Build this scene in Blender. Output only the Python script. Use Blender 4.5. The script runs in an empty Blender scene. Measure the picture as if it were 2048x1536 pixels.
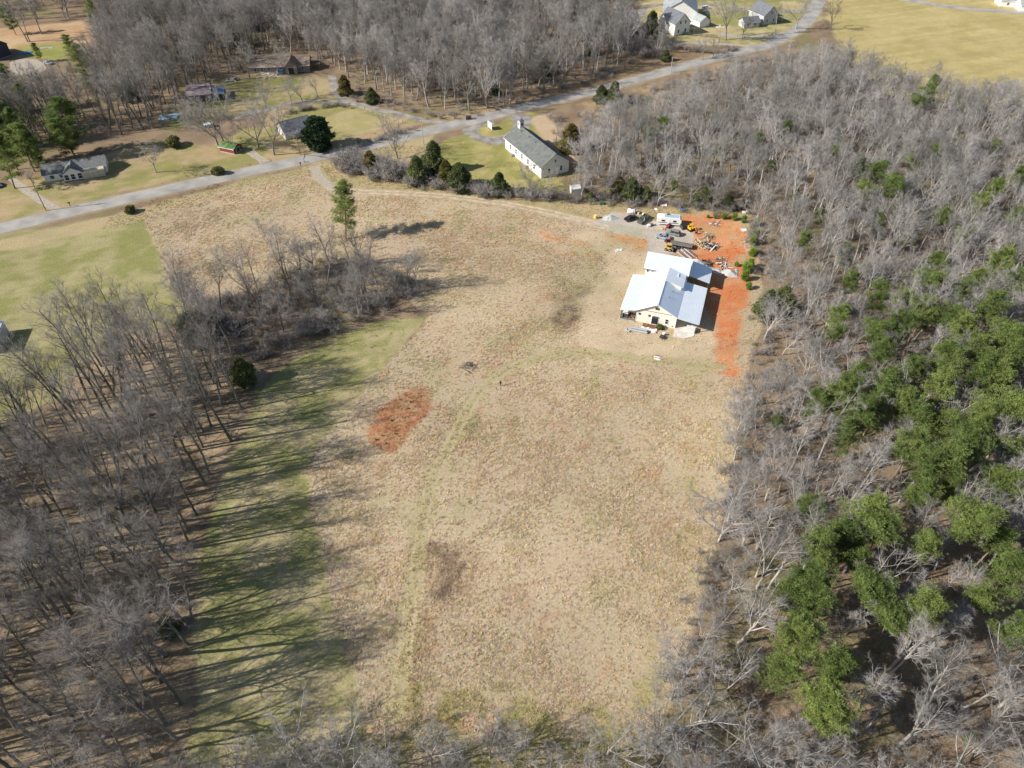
import bpy, math, random
import numpy as np
from math import radians as R

# ------------------------------------------------------------------ camera, sky, sun, exposure
SC = bpy.context.scene
C = SC.collection
CAM_H, PITCH, FPX = 120.0, 43.0, 1446.0
cd = bpy.data.cameras.new('camera'); cam = bpy.data.objects.new('camera', cd); C.objects.link(cam)
cam.location = (0, 0, CAM_H); cam.rotation_euler = (R(90 - PITCH), 0, 0)
cd.sensor_width = 36; cd.lens = 36 * FPX / 2048; cd.clip_start = 1; cd.clip_end = 12000
SC.camera = cam
SUN_EL, SUN_AZ = 33.0, 15.0           # shadows travel towards azimuth SUN_AZ (from +x towards +y)
W = bpy.data.worlds.new('World'); SC.world = W; W.use_nodes = True
wn = W.node_tree.nodes; wl = W.node_tree.links
sky = wn.new('ShaderNodeTexSky'); sky.sky_type = 'NISHITA'; sky.sun_disc = False
sky.sun_elevation = R(SUN_EL); sky.sun_rotation = R(90 - (SUN_AZ + 180)); sky.air_density = 1.0; sky.dust_density = 0.6
wl.new(sky.outputs[0], wn['Background'].inputs[0]); wn['Background'].inputs[1].default_value = 0.075
sd = bpy.data.lights.new('sun', 'SUN'); so = bpy.data.objects.new('sun', sd); C.objects.link(so)
sd.energy = 5.0; sd.angle = R(0.5); sd.color = (1, 0.94, 0.85)
so.rotation_euler = (R(90 - SUN_EL), 0, R(SUN_AZ - 90)); so.location = (-100, -30, 200)
SC.view_settings.view_transform = 'Standard'; SC.view_settings.look = 'None'
SC.view_settings.exposure = 0.5; SC.view_settings.gamma = 1.0
SC.cycles.use_denoising = True; SC.cycles.denoiser = 'OPENIMAGEDENOISE'; SC.cycles.denoising_input_passes = 'RGB_ALBEDO_NORMAL'; SC.cycles.denoising_prefilter = 'ACCURATE'
SC.cycles.max_bounces = 5; SC.cycles.diffuse_bounces = 3; SC.cycles.glossy_bounces = 2
SC.cycles.transparent_max_bounces = 4

# ------------------------------------------------------------------ survey helpers
RNG = np.random.default_rng(7)
random.seed(7)
_s, _c = math.sin(R(PITCH)), math.cos(R(PITCH))
def at(px, py, z=0.0):
    """survey point of the photograph -> ground plan position (metres) at height z"""
    u = (px - 1024) / FPX; v = (py - 768) / FPX
    t = (CAM_H - z) / (_s + v * _c)
    return np.array([u * t, (_c - v * _s) * t])
def proj(x, y, z):
    fw = y * _c + (CAM_H - z) * _s; up = y * _s - (CAM_H - z) * _c
    return 1024 + FPX * x / fw, 768 - FPX * up / fw, fw
def pts(l): return np.array([at(*p) for p in l])
def azim(a, b):
    p, q = at(*a), at(*b); return math.atan2(q[1] - p[1], q[0] - p[0])

class Noise:
    def __init__(s, seed): s.g = np.random.default_rng(seed).random((256, 256))
    def __call__(s, x, y, scale):
        x = np.asarray(x, float) / scale; y = np.asarray(y, float) / scale
        xi = np.floor(x).astype(int); yi = np.floor(y).astype(int)
        fx = x - xi; fy = y - yi; fx = fx * fx * (3 - 2 * fx); fy = fy * fy * (3 - 2 * fy)
        g = s.g; a = g[xi % 256, yi % 256]; b = g[(xi + 1) % 256, yi % 256]
        c = g[xi % 256, (yi + 1) % 256]; d = g[(xi + 1) % 256, (yi + 1) % 256]
        return (a * (1 - fx) + b * fx) * (1 - fy) + (c * (1 - fx) + d * fx) * fy
    def fbm(s, x, y, scale, o=4):
        r = 0; a = 1; t = 0
        for k in range(o):
            r = r + a * s(x + 37 * k, y + 91 * k, scale / 2 ** k); t += a; a *= .55
        return r / t
N1, N2, N3, N4 = Noise(1), Noise(2), Noise(3), Noise(4)

def sdist(poly, x, y):
    """signed distance to a polygon, positive inside"""
    d = np.full(x.shape, 1e9); ins = np.zeros(x.shape, bool)
    n = len(poly)
    for i in range(n):
        ax, ay = poly[i]; bx, by = poly[(i + 1) % n]
        ex, ey = bx - ax, by - ay
        t = np.clip(((x - ax) * ex + (y - ay) * ey) / (ex * ex + ey * ey + 1e-9), 0, 1)
        d = np.minimum(d, np.hypot(x - ax - t * ex, y - ay - t * ey))
        cond = (ay > y) != (by > y)
        if ay != by:
            ins ^= cond & (x < ex * (y - ay) / (by - ay) + ax)
    return np.where(ins, d, -d)
def ldist(line, x, y):
    d = np.full(x.shape, 1e9)
    for i in range(len(line) - 1):
        ax, ay = line[i]; bx, by = line[i + 1]; ex, ey = bx - ax, by - ay
        t = np.clip(((x - ax) * ex + (y - ay) * ey) / (ex * ex + ey * ey + 1e-9), 0, 1)
        d = np.minimum(d, np.hypot(x - ax - t * ex, y - ay - t * ey))
    return d
def smooth_line(p, n=8):
    p = np.asarray(p, float); out = []
    q = np.vstack([2 * p[0] - p[1], p, 2 * p[-1] - p[-2]])
    for i in range(1, len(q) - 2):
        for t in np.linspace(0, 1, n, endpoint=False):
            a, b, c, d = q[i - 1], q[i], q[i + 1], q[i + 2]
            out.append(.5 * ((2 * b) + (c - a) * t + (2 * a - 5 * b + 4 * c - d) * t * t + (-a + 3 * b - 3 * c + d) * t ** 3))
    out.append(p[-1]); return np.array(out)

# ------------------------------------------------------------------ materials
MATS = {}
def mat(name, col, rough=.8, metal=0., var=.12, scale=6., bump=0., bscale=30., rnd=0., col2=None, spec=.3, wave=None):
    m = bpy.data.materials.new(name); m.use_nodes = True; MATS[name] = m
    nt = m.node_tree; n = nt.nodes; l = nt.links; p = n['Principled BSDF']
    p.inputs['Roughness'].default_value = rough; p.inputs['Metallic'].default_value = metal
    p.inputs['Specular IOR Level'].default_value = spec
    tc = n.new('ShaderNodeTexCoord')
    nz = n.new('ShaderNodeTexNoise'); nz.inputs['Scale'].default_value = scale; nz.inputs['Detail'].default_value = 5
    l.new(tc.outputs['Object'], nz.inputs['Vector'])
    mx = n.new('ShaderNodeMix'); mx.data_type = 'RGBA'
    c2 = col2 if col2 else tuple(c * (1 - 2 * var) for c in col)
    mx.inputs[6].default_value = (*(min(1, c * (1 + var)) for c in col), 1); mx.inputs[7].default_value = (*c2, 1)
    cr = n.new('ShaderNodeValToRGB'); cr.color_ramp.elements[0].position = .35; cr.color_ramp.elements[1].position = .68
    l.new(nz.outputs[0], cr.inputs[0]); l.new(cr.outputs[0], mx.inputs[0])
    out = mx.outputs[2]
    if rnd:
        oi = n.new('ShaderNodeObjectInfo'); hs = n.new('ShaderNodeHueSaturation')
        mr = n.new('ShaderNodeMapRange'); mr.inputs[3].default_value = 1 - rnd; mr.inputs[4].default_value = 1 + rnd
        l.new(oi.outputs['Random'], mr.inputs[0]); l.new(mr.outputs[0], hs.inputs['Value'])
        mr2 = n.new('ShaderNodeMapRange'); mr2.inputs[3].default_value = .5 + rnd * .06; mr2.inputs[4].default_value = .5 - rnd * .06
        l.new(oi.outputs['Random'], mr2.inputs[0]); l.new(mr2.outputs[0], hs.inputs['Hue'])
        l.new(out, hs.inputs['Color']); out = hs.outputs[0]
    l.new(out, p.inputs['Base Color'])
    if bump or wave:
        b = n.new('ShaderNodeBump'); b.inputs['Distance'].default_value = .05
        if wave:
            w = n.new('ShaderNodeTexWave'); w.bands_direction = wave[0]; w.inputs['Scale'].default_value = wave[1]
            w.wave_profile = 'SAW'; w.inputs['Distortion'].default_value = 0
            l.new(tc.outputs['Object'], w.inputs['Vector']); l.new(w.outputs[1], b.inputs['Height'])
            b.inputs['Strength'].default_value = wave[2]
        else:
            nb = n.new('ShaderNodeTexNoise'); nb.inputs['Scale'].default_value = bscale; nb.inputs['Detail'].default_value = 4
            l.new(tc.outputs['Object'], nb.inputs['Vector']); l.new(nb.outputs[0], b.inputs['Height'])
            b.inputs['Strength'].default_value = bump
        l.new(b.outputs[0], p.inputs['Normal'])
    return m
def M(n): return MATS[n]

mat('bark', (.29, .265, .24), .9, var=.2, scale=1.2, rnd=.35, col2=(.2, .18, .16))
mat('pale_bark', (.345, .33, .31), .9, var=.2, scale=1.2, rnd=.3, col2=(.34, .315, .285))
mat('pale_twig', (.325, .31, .295), .9, var=.2, scale=.6, rnd=.35)
mat('twig', (.29, .272, .255), .9, var=.2, scale=.6, rnd=.35)
mat('wood_bark', (.185, .172, .15), .9, var=.2, scale=1.2, rnd=.4, col2=(.11, .10, .09))
mat('wood_twig', (.245, .228, .212), .9, var=.2, scale=.6, rnd=.4)
mat('dark_bark', (.2, .155, .12), .9, var=.25, scale=2, rnd=.2)
mat('pine_bark', (.27, .18, .125), .9, var=.25, scale=2, rnd=.2)
def leafmat(name, col, rnd=.2, trans=.25, dead=None):
    m = mat(name, col, .6, var=.3, scale=.5, rnd=rnd, spec=.25, col2=dead)
    nt = m.node_tree; n = nt.nodes; l = nt.links; p = n['Principled BSDF']
    tr = n.new('ShaderNodeBsdfTranslucent'); ms = n.new('ShaderNodeMixShader'); ms.inputs[0].default_value = trans
    l.new(p.inputs['Base Color'].links[0].from_socket, tr.inputs[0])
    l.new(p.outputs[0], ms.inputs[1]); l.new(tr.outputs[0], ms.inputs[2]); l.new(ms.outputs[0], n['Material Output'].inputs[0])
leafmat('pine_needles', (.22, .285, .085), rnd=.22, trans=.4)
leafmat('sapling_needles', (.25, .36, .07), rnd=.15, trans=.4)
leafmat('cedar_foliage', (.20, .235, .095), rnd=.2, trans=.3)
leafmat('cedar_bronze', (.24, .21, .075), rnd=.2, trans=.3)
leafmat('magnolia_leaf', (.055, .10, .045), rnd=.1, trans=.15)
leafmat('bush_leaf', (.2, .21, .085), rnd=.2)
mat('asphalt', (.35, .33, .305), .9, var=.13, scale=.18, bump=.2, bscale=8)
mat('gravel', (.40, .35, .285), .95, var=.12, scale=1.2, bump=.15, bscale=6)
mat('gravel_dark', (.30, .275, .245), .95, var=.2, scale=.3, bump=.15, bscale=5)
mat('gravel_pile', (.47, .46, .44), .95, var=.16, scale=2.5, bump=.8, bscale=7)
mat('dirt_track', (.52, .42, .30), .95, var=.16, scale=.6, bump=.4, bscale=4)
mat('concrete', (.62, .58, .51), .85, var=.1, scale=.5)
mat('galvanised_roof', (.86, .92, 1.0), .24, metal=.38, var=.02, scale=.4, spec=.6)
mat('white_siding', (.80, .79, .76), .7, var=.03, scale=1., wave=('Z', 3.2, .25))
mat('cream_siding', (.84, .78, .68), .7, var=.03, scale=1., wave=('Z', 3.2, .2))
mat('grey_siding', (.46, .47, .49), .7, var=.05, scale=1., wave=('Z', 3.2, .25))
mat('tan_wall', (.55, .49, .36), .7, var=.05, scale=1., wave=('X', 2., .3))
mat('brick_wall', (.33, .27, .235), .9, var=.25, scale=5)
mat('dark_wall', (.06, .065, .085), .8)
mat('trim_white', (.82, .81, .79), .6, var=.02)
mat('dark_trim', (.09, .085, .08), .6)
mat('pane', (.025, .03, .04), .08, var=.05, spec=.6)
mat('shingle_grey', (.17, .18, .175), .9, var=.14, scale=1.5, bump=.3, bscale=9)
mat('shingle_slate', (.15, .16, .18), .9, var=.14, scale=1.5, bump=.3, bscale=9)
mat('shingle_green', (.135, .145, .14), .9, var=.12, scale=.7, bump=.3, bscale=9)
mat('shingle_brown', (.25, .195, .155), .9, var=.14, scale=1.5, bump=.3, bscale=9)
mat('barn_roof', (.42, .45, .45), .55, metal=.3, var=.12, scale=.4)
mat('rust_roof', (.38, .25, .23), .7, metal=.1, var=.1, scale=1.5, col2=(.5, .42, .42))
mat('blue_roof', (.22, .3, .42), .5, metal=.2, var=.1)
mat('green_roof', (.05, .2, .1), .6, var=.1, scale=2, col2=(.2, .19, .03))
mat('red_wall', (.24, .05, .05), .7)
mat('wood', (.42, .29, .17), .85, var=.25, scale=2, rnd=.25)
mat('pale_wood', (.62, .5, .34), .85, var=.15, scale=2, rnd=.3)
mat('weathered_wood', (.2, .175, .155), .9, var=.25, scale=3, rnd=.25)
mat('pole_wood', (.22, .17, .13), .9, var=.2, scale=4)
mat('grey_pole', (.42, .41, .39), .9, var=.1, scale=4)
mat('black_metal', (.025, .025, .028), .5, var=.1)
mat('steel', (.4, .41, .43), .45, metal=.6)
mat('tyre', (.02, .02, .02), .9)
mat('rim', (.5, .5, .52), .35, metal=.8)
mat('black_paint', (.012, .012, .016), .18, var=.02, spec=.6)
mat('olive_paint', (.10, .105, .08), .3, var=.05, spec=.5)
mat('silver_paint', (.44, .50, .58), .3, metal=.4, var=.02, spec=.5)
mat('grey_paint', (.36, .36, .34), .3, metal=.4, var=.02, spec=.5)
mat('white_paint', (.8, .8, .8), .35, var=.03, spec=.5)
mat('blue_paint', (.05, .12, .25), .3, spec=.5)
mat('red_paint', (.45, .03, .025), .4)
mat('yellow_paint', (.72, .40, .03), .5, var=.1)
mat('tan_machine', (.62, .42, .14), .55, var=.12)
mat('head_lamp', (.8, .8, .78), .15)
mat('tail_lamp', (.5, .02, .02), .3)
mat('white_plastic', (.82, .83, .84), .5, var=.05)
mat('yellow_plastic', (.85, .62, .16), .5)
mat('blue_tarp', (.05, .22, .55), .5, var=.15)
mat('pale_blue', (.35, .48, .58), .5, var=.1)
mat('green_box', (.05, .14, .09), .6)
mat('grey_tube', (.36, .4, .43), .55, var=.12)
mat('pale_sheet', (.66, .66, .64), .7, var=.12, scale=3)
mat('dark_scrap', (.07, .068, .065), .8, var=.3, scale=3)
mat('rust_scrap', (.22, .1, .06), .8, var=.3, scale=3)
mat('stone', (.4, .38, .35), .9, var=.2, scale=2)
mat('skin', (.5, .33, .24), .6)
mat('dark_cloth', (.025, .025, .04), .9)
mat('jean_cloth', (.04, .05, .09), .9)
mat('hair', (.03, .02, .015), .8)

# ground: colour from a per-vertex survey of the ground cover, plus fine grain and relief
def ground_material():
    m = bpy.data.materials.new('ground_cover'); m.use_nodes = True; MATS['ground'] = m
    nt = m.node_tree; n = nt.nodes; l = nt.links; p = n['Principled BSDF']
    p.inputs['Roughness'].default_value = .95; p.inputs['Specular IOR Level'].default_value = .1
    a = n.new('ShaderNodeAttribute'); a.attribute_name = 'cover'
    tc = n.new('ShaderNodeTexCoord')
    hs = n.new('ShaderNodeHueSaturation'); l.new(a.outputs['Color'], hs.inputs['Color'])
    n1 = n.new('ShaderNodeTexNoise'); n1.inputs['Scale'].default_value = 2.4; n1.inputs['Detail'].default_value = 8; n1.inputs['Roughness'].default_value = .7
    l.new(tc.outputs['Object'], n1.inputs['Vector'])
    mr = n.new('ShaderNodeMapRange'); mr.inputs[1].default_value = .3; mr.inputs[2].default_value = .7
    mr.inputs[3].default_value = .6; mr.inputs[4].default_value = 1.38
    l.new(n1.outputs[0], mr.inputs[0]); l.new(mr.outputs[0], hs.inputs['Value'])
    n2 = n.new('ShaderNodeTexNoise'); n2.inputs['Scale'].default_value = .5; n2.inputs['Detail'].default_value = 6
    l.new(tc.outputs['Object'], n2.inputs['Vector'])
    mr2 = n.new('ShaderNodeMapRange'); mr2.inputs[1].default_value = .3; mr2.inputs[2].default_value = .7
    mr2.inputs[3].default_value = .49; mr2.inputs[4].default_value = .51
    l.new(n2.outputs[0], mr2.inputs[0]); l.new(mr2.outputs[0], hs.inputs['Hue'])
    l.new(hs.outputs[0], p.inputs['Base Color'])
    b = n.new('ShaderNodeBump'); b.inputs['Strength'].default_value = .8; b.inputs['Distance'].default_value = .18
    n3 = n.new('ShaderNodeTexNoise'); n3.inputs['Scale'].default_value = 1.9; n3.inputs['Detail'].default_value = 7; n3.inputs['Roughness'].default_value = .65
    l.new(tc.outputs['Object'], n3.inputs['Vector'])
    mm = n.new('ShaderNodeMath'); mm.operation = 'MULTIPLY'
    a2 = n.new('ShaderNodeAttribute'); a2.attribute_name = 'roughness_height'
    l.new(n3.outputs[0], mm.inputs[0]); l.new(a2.outputs['Fac'], mm.inputs[1]); l.new(mm.outputs[0], b.inputs['Height'])
    l.new(b.outputs[0], p.inputs['Normal'])
ground_material()
def tuft_material():
    m = bpy.data.materials.new('dry_grass_blades'); m.use_nodes = True; MATS['tuft'] = m
    nt = m.node_tree; n = nt.nodes; l = nt.links; p = n['Principled BSDF']
    p.inputs['Roughness'].default_value = .8; p.inputs['Specular IOR Level'].default_value = .15
    a = n.new('ShaderNodeAttribute'); a.attribute_name = 'col'; a.attribute_type = 'INSTANCER'
    l.new(a.outputs['Color'], p.inputs['Base Color'])
    tr = n.new('ShaderNodeBsdfTranslucent'); l.new(a.outputs['Color'], tr.inputs[0])
    ms = n.new('ShaderNodeMixShader'); ms.inputs[0].default_value = .4
    l.new(p.outputs[0], ms.inputs[1]); l.new(tr.outputs[0], ms.inputs[2]); l.new(ms.outputs[0], n['Material Output'].inputs[0])
tuft_material()

# ------------------------------------------------------------------ object helpers
def setp(o, label=None, cat=None, group=None, kind=None):
    if label: o['label'] = label
    if cat: o['category'] = cat
    if group: o['group'] = group
    if kind: o['kind'] = kind
    return o
def empty(name, xy, rz=0, label=None, cat=None, group=None, z=0.):
    o = bpy.data.objects.new(name, None); C.objects.link(o)
    o.location = (xy[0], xy[1], z); o.rotation_euler = (0, 0, rz); o.empty_display_size = .5
    return setp(o, label, cat, group)
def link(name, me, parent=None, m=None):
    o = bpy.data.objects.new(name, me); C.objects.link(o)
    if parent is not None: o.parent = parent
    if m is not None and not me.materials: me.materials.append(m)
    return o
class MB:
    def __init__(s): s.v = []; s.f = []
    def add(s, v, f):
        n = len(s.v); s.v += [tuple(map(float, p)) for p in v]; s.f += [tuple(i + n for i in q) for q in f]; return s
    def box(s, x0, x1, y0, y1, z0, z1, rz=0, c=None, tilt=0):
        v = [(x, y, z) for z in (z0, z1) for x, y in ((x0, y0), (x1, y0), (x1, y1), (x0, y1))]
        if rz or tilt:
            cx, cy, cz = c or ((x0 + x1) / 2, (y0 + y1) / 2, (z0 + z1) / 2)
            ct, st = math.cos(tilt), math.sin(tilt); cr, sr = math.cos(rz), math.sin(rz); w = []
            for x, y, z in v:
                x -= cx; y -= cy; z -= cz; x, z = x * ct - z * st, x * st + z * ct
                x, y = x * cr - y * sr, x * sr + y * cr; w.append((x + cx, y + cy, z + cz))
            v = w
        return s.add(v, [(3, 2, 1, 0), (4, 5, 6, 7), (0, 1, 5, 4), (1, 2, 6, 5), (2, 3, 7, 6), (3, 0, 4, 7)])
    def hexa(s, b, t):           # bottom and top quads
        return s.add(list(b) + list(t), [(3, 2, 1, 0), (4, 5, 6, 7), (0, 1, 5, 4), (1, 2, 6, 5), (2, 3, 7, 6), (3, 0, 4, 7)])
    def prism(s, poly, axis, a, b):   # polygon in the plane across axis, extruded from a to b
        n = len(poly)
        f3 = {'x': lambda p, t: (t, p[0], p[1]), 'y': lambda p, t: (p[0], t, p[1]), 'z': lambda p, t: (p[0], p[1], t)}[axis]
        v = [f3(p, a) for p in poly] + [f3(p, b) for p in poly]
        return s.add(v, [tuple(range(n))[::-1], tuple(range(n, 2 * n))] + [(i, (i + 1) % n, n + (i + 1) % n, n + i) for i in range(n)])
    def tube(s, p, q, r0, r1=None, n=8, cap=True):
        r1 = r0 if r1 is None else r1
        p = np.array(p, float); q = np.array(q, float); d = q - p; d /= np.linalg.norm(d) + 1e-9
        a = np.cross(d, (0, 0, 1) if abs(d[2]) < .9 else (1, 0, 0)); a /= np.linalg.norm(a); b = np.cross(d, a)
        v = []
        for c, r in ((p, r0), (q, r1)):
            for k in range(n):
                t = 2 * math.pi * k / n; v.append(c + r * (math.cos(t) * a + math.sin(t) * b))
        f = [(k, (k + 1) % n, n + (k + 1) % n, n + k) for k in range(n)]
        if cap: f += [tuple(range(n))[::-1], tuple(range(n, 2 * n))]
        return s.add(v, f)
    def slab(s, p, t):           # sloping quad given by its four top corners, thickness t
        b = [(x, y, z - t) for x, y, z in p]; return s.hexa(b, p)
    def build(s, name, m, parent=None, smooth=False):
        me = bpy.data.meshes.new(name); me.from_pydata(s.v, [], s.f); me.materials.append(M(m) if isinstance(m, str) else m); me.update()
        if smooth: me.shade_smooth()
        return link(name, me, parent)
def np_mesh(name, v, faces, mats, midx=None, smooth=False):
    """faces: list of (k x n) index arrays"""
    me = bpy.data.meshes.new(name); v = np.asarray(v, np.float32)
    me.vertices.add(len(v)); me.vertices.foreach_set('co', v.ravel())
    li = np.concatenate([f.ravel() for f in faces]).astype(np.int32)
    tot = np.concatenate([np.full(len(f), f.shape[1]) for f in faces]).astype(np.int32)
    st = np.concatenate([[0], np.cumsum(tot)[:-1]]).astype(np.int32)
    me.loops.add(len(li)); me.loops.foreach_set('vertex_index', li)
    me.polygons.add(len(tot)); me.polygons.foreach_set('loop_start', st); me.polygons.foreach_set('loop_total', tot)
    for m in mats: me.materials.append(M(m))
    if midx is not None: me.polygons.foreach_set('material_index', np.asarray(midx, np.int32))
    if smooth: me.polygons.foreach_set('use_smooth', np.ones(len(tot), bool))
    me.update(calc_edges=True); return me

# ------------------------------------------------------------------ ground cover survey (plan polygons)
TAN = (.46, .36, .25); PINK = (.435, .342, .235); OLIVE = (.30, .255, .12); GREEN = (.185, .205, .06); LITTER = (.205, .148, .098)
CLAY = (.56, .20, .082); GRAV = (.44, .40, .35); RUST = (.36, .175, .088); GOLD = (.385, .315, .135); SAND = (.46, .34, .215)
FIELD = pts([(285, 432), (470, 378), (630, 345), (680, 385), (900, 398), (1190, 440), (1300, 455), (1480, 440), (1520, 520), (1525, 640), (1500, 740), (1480, 800), (1475, 900),
             (1445, 1050), (1405, 1200), (1350, 1380), (1320, 1470), (1300, 1560), (740, 1560), (735, 1440), (690, 1300), (650, 1150), (612, 950), (632, 895), (740, 768), (862, 630), (800, 600), (640, 560), (420, 600), (335, 560), (318, 500)])
STRIP = pts([(862, 630), (740, 768), (632, 895), (612, 950), (650, 1150), (690, 1300), (735, 1440), (740, 1640), (350, 1640), (385, 1400), (395, 1240), (400, 1130), (425, 1000), (475, 880), (520, 790), (560, 735), (640, 690), (760, 640)])
ZONES = [  # polygon, colour, colour2 (mottle), edge softness m, tuft density, mottle scale
    (pts([(-120, 500), (0, 468), (285, 428), (318, 500), (335, 560), (400, 610), (330, 660), (235, 692), (180, 712), (120, 800), (0, 850), (-200, 900)]), (.32, .285, .145), (.23, .225, .085), 1.5, .0, 6),
    (pts([(-80, 475), (300, 372), (640, 302), (860, 243), (700, 203), (640, 195), (560, 208), (520, 250), (420, 290), (330, 282), (250, 296), (70, 352), (-80, 400)]), (.38, .29, .165), (.25, .235, .09), 3, .0, 9),
    (pts([(420, 250), (560, 205), (690, 200), (680, 175), (640, 150), (500, 150), (420, 170), (380, 200), (330, 230), (340, 260)]), (.36, .29, .165), (.2, .2, .07), 3, .1, 12),
    (pts([(640, 240), (700, 215), (770, 240), (760, 275), (700, 290), (650, 300)]), (.40, .33, .17), (.33, .3, .13), 2, .1, 10),
    (pts([(850, 300), (930, 265), (1060, 225), (1090, 240), (1140, 300), (1120, 385), (1000, 385), (900, 372), (850, 340)]), (.36, .305, .13), (.25, .24, .08), 2, .03, 7),
    (pts([(-420, 900), (0, 850), (125, 800), (190, 705), (335, 660), (400, 630), (440, 680), (540, 740), (505, 800), (480, 880), (430, 985), (400, 1110), (392, 1240), (380, 1390), (345, 1640), (-700, 1640)]), (.35, .27, .172), (.27, .20, .125), 3, .08, 5),
    (pts([(-80, 500), (280, 415), (640, 325), (700, 308), (800, 285), (870, 268), (870, 350), (1000, 396), (1140, 405), (1300, 414), (1500, 428), (1510, 460), (1190, 460), (900, 405), (680, 392), (300, 440), (-80, 520)]), (.41, .325, .19), (.36, .30, .165), 2, .5, 8),
    (pts([(620, 300), (760, 268), (870, 242), (960, 230), (1110, 185), (1240, 146), (1240, 138), (1100, 172), (1000, 205), (930, 226), (860, 238), (760, 258), (640, 290)]), (.40, .28, .17), (.33, .24, .14), 1.5, .3, 6),
    (pts([(1055, 240), (1090, 228), (1150, 290), (1150, 330), (1130, 320)]), SAND, TAN, 1.5, .3, 6),
    (pts([(1000, 222), (1240, 135), (1300, 100), (1480, 80), (1530, 85), (1400, 118), (1180, 182), (960, 236)]), (.33, .225, .12), LITTER, 2, .4, 7),
    (pts([(1150, 215), (1260, 175), (1500, 112), (1480, 140), (1300, 215), (1170, 260)]), (.35, .26, .15), LITTER, 3, .4, 7),
    (pts([(1665, -80), (2300, -80), (2300, 260), (2048, 230), (1900, 220), (1760, 180), (1680, 100), (1655, 30)]), GOLD, (.44, .36, .17), 3, .12, 9),
    (pts([(1290, -60), (1650, -60), (1640, 40), (1560, 92), (1420, 92), (1310, 84), (1280, 40)]), (.44, .36, .2), (.26, .25, .1), 3, .1, 14),
    (pts([(-100, 62), (60, 52), (170, 40), (185, 80), (130, 92), (40, 100), (-100, 118)]), (.42, .27, .155), (.46, .33, .2), 3, .1, 14),
    (pts([(35, 92), (130, 86), (135, 122), (70, 118), (40, 108)]), (.24, .25, .07), (.3, .28, .1), 2, .1, 8),
    (FIELD, PINK, (.43, .35, .235), 1.0, 1., 11),
    (STRIP, (.25, .24, .098), (.375, .315, .175), 1.2, .03, 8),
    (pts([(1140, 470), (1300, 455), (1440, 640), (1450, 720), (1380, 740), (1180, 715), (1140, 680), (1180, 600), (1210, 520)]), (.48, .38, .255), (.51, .40, .27), 4, .12, 7),
    (pts([(1060, 452), (1120, 462), (1190, 490), (1190, 515), (1140, 510), (1080, 480)]), (.50, .30, .165), TAN, 3, 1., 3),
    (pts([(1110, 590), (1170, 575), (1160, 640), (1120, 680), (1100, 640)]), (.22, .175, .12), (.35, .28, .17), 3, 1., 3),
    (pts([(1370, 430), (1470, 436), (1495, 470), (1505, 560), (1490, 660), (1466, 745), (1436, 735), (1428, 640), (1402, 590), (1390, 540), (1340, 500)]), CLAY, (.53, .26, .13), 3, .05, 4),
    (pts([(1450, 470), (1480, 460), (1490, 520), (1476, 560), (1455, 540)]), (.47, .32, .2), CLAY, 2., .5, 4),
    (pts([(1215, 468), (1255, 466), (1305, 482), (1320, 500), (1270, 505), (1235, 490)]), (.53, .26, .12), SAND, 2, .1, 5),
    (pts([(1225, 425), (1250, 420), (1280, 432), (1240, 440)]), (.5, .27, .14), TAN, 2, .2, 4),
    (pts([(1180, 440), (1230, 425), (1300, 440), (1370, 452), (1390, 480), (1385, 505), (1300, 510), (1296, 482), (1230, 468), (1195, 455)]), GRAV, (.5, .44, .37), 1.6, 0, 5),
    (pts([(742, 888), (728, 862), (752, 828), (790, 796), (845, 770), (873, 784), (862, 812), (838, 845), (815, 885), (790, 908), (760, 905)]), RUST, (.39, .24, .14), 1.4, 1.0, 2.5),
    (pts([(850, 1085), (930, 1090), (960, 1130), (940, 1180), (880, 1200), (850, 1150)]), (.24, .17, .115), (.38, .29, .19), 3.5, 1.5, 2.5),
    (pts([(840, 1230), (870, 1240), (860, 1300), (830, 1310)]), (.34, .215, .135), PINK, 2, 1.4, 3),
    (pts([(1010, 1170), (1090, 1180), (1080, 1225), (1000, 1230)]), (.40, .30, .205), PINK, 3, 1.2, 3),
    (pts([(740, 1560), (735, 1420), (900, 1380), (1100, 1400), (1320, 1380), (1300, 1560)]), (.31, .27, .115), PINK, 5, .8, 4),
    (pts([(1400, 900), (1380, 1200), (1320, 1400), (1270, 1400), (1330, 1150), (1370, 900)]), (.36, .30, .15), PINK, 5, .9, 6),
    (pts([(870, 820), (1010, 800), (1030, 860), (930, 900)]), (.36, .29, .17), PINK, 6, .9, 5),
]
TRACK = smooth_line(pts([(1440, 735), (1300, 722), (1180, 708), (1100, 708), (1020, 736), (960, 782), (915, 855), (880, 925), (852, 1000), (835, 1100), (822, 1200), (803, 1330), (790, 1420)]))
ROAD_L = [(-160, 492), (0, 457), (150, 421), (300, 387), (460, 351), (620, 317), (760, 286), (860, 261), (960, 237), (1070, 209), (1180, 184), (1300, 152), (1400, 124), (1480, 104), (1540, 88), (1600, 55), (1632, 15), (1650, -40)]
ROAD = smooth_line(pts(ROAD_L))

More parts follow.
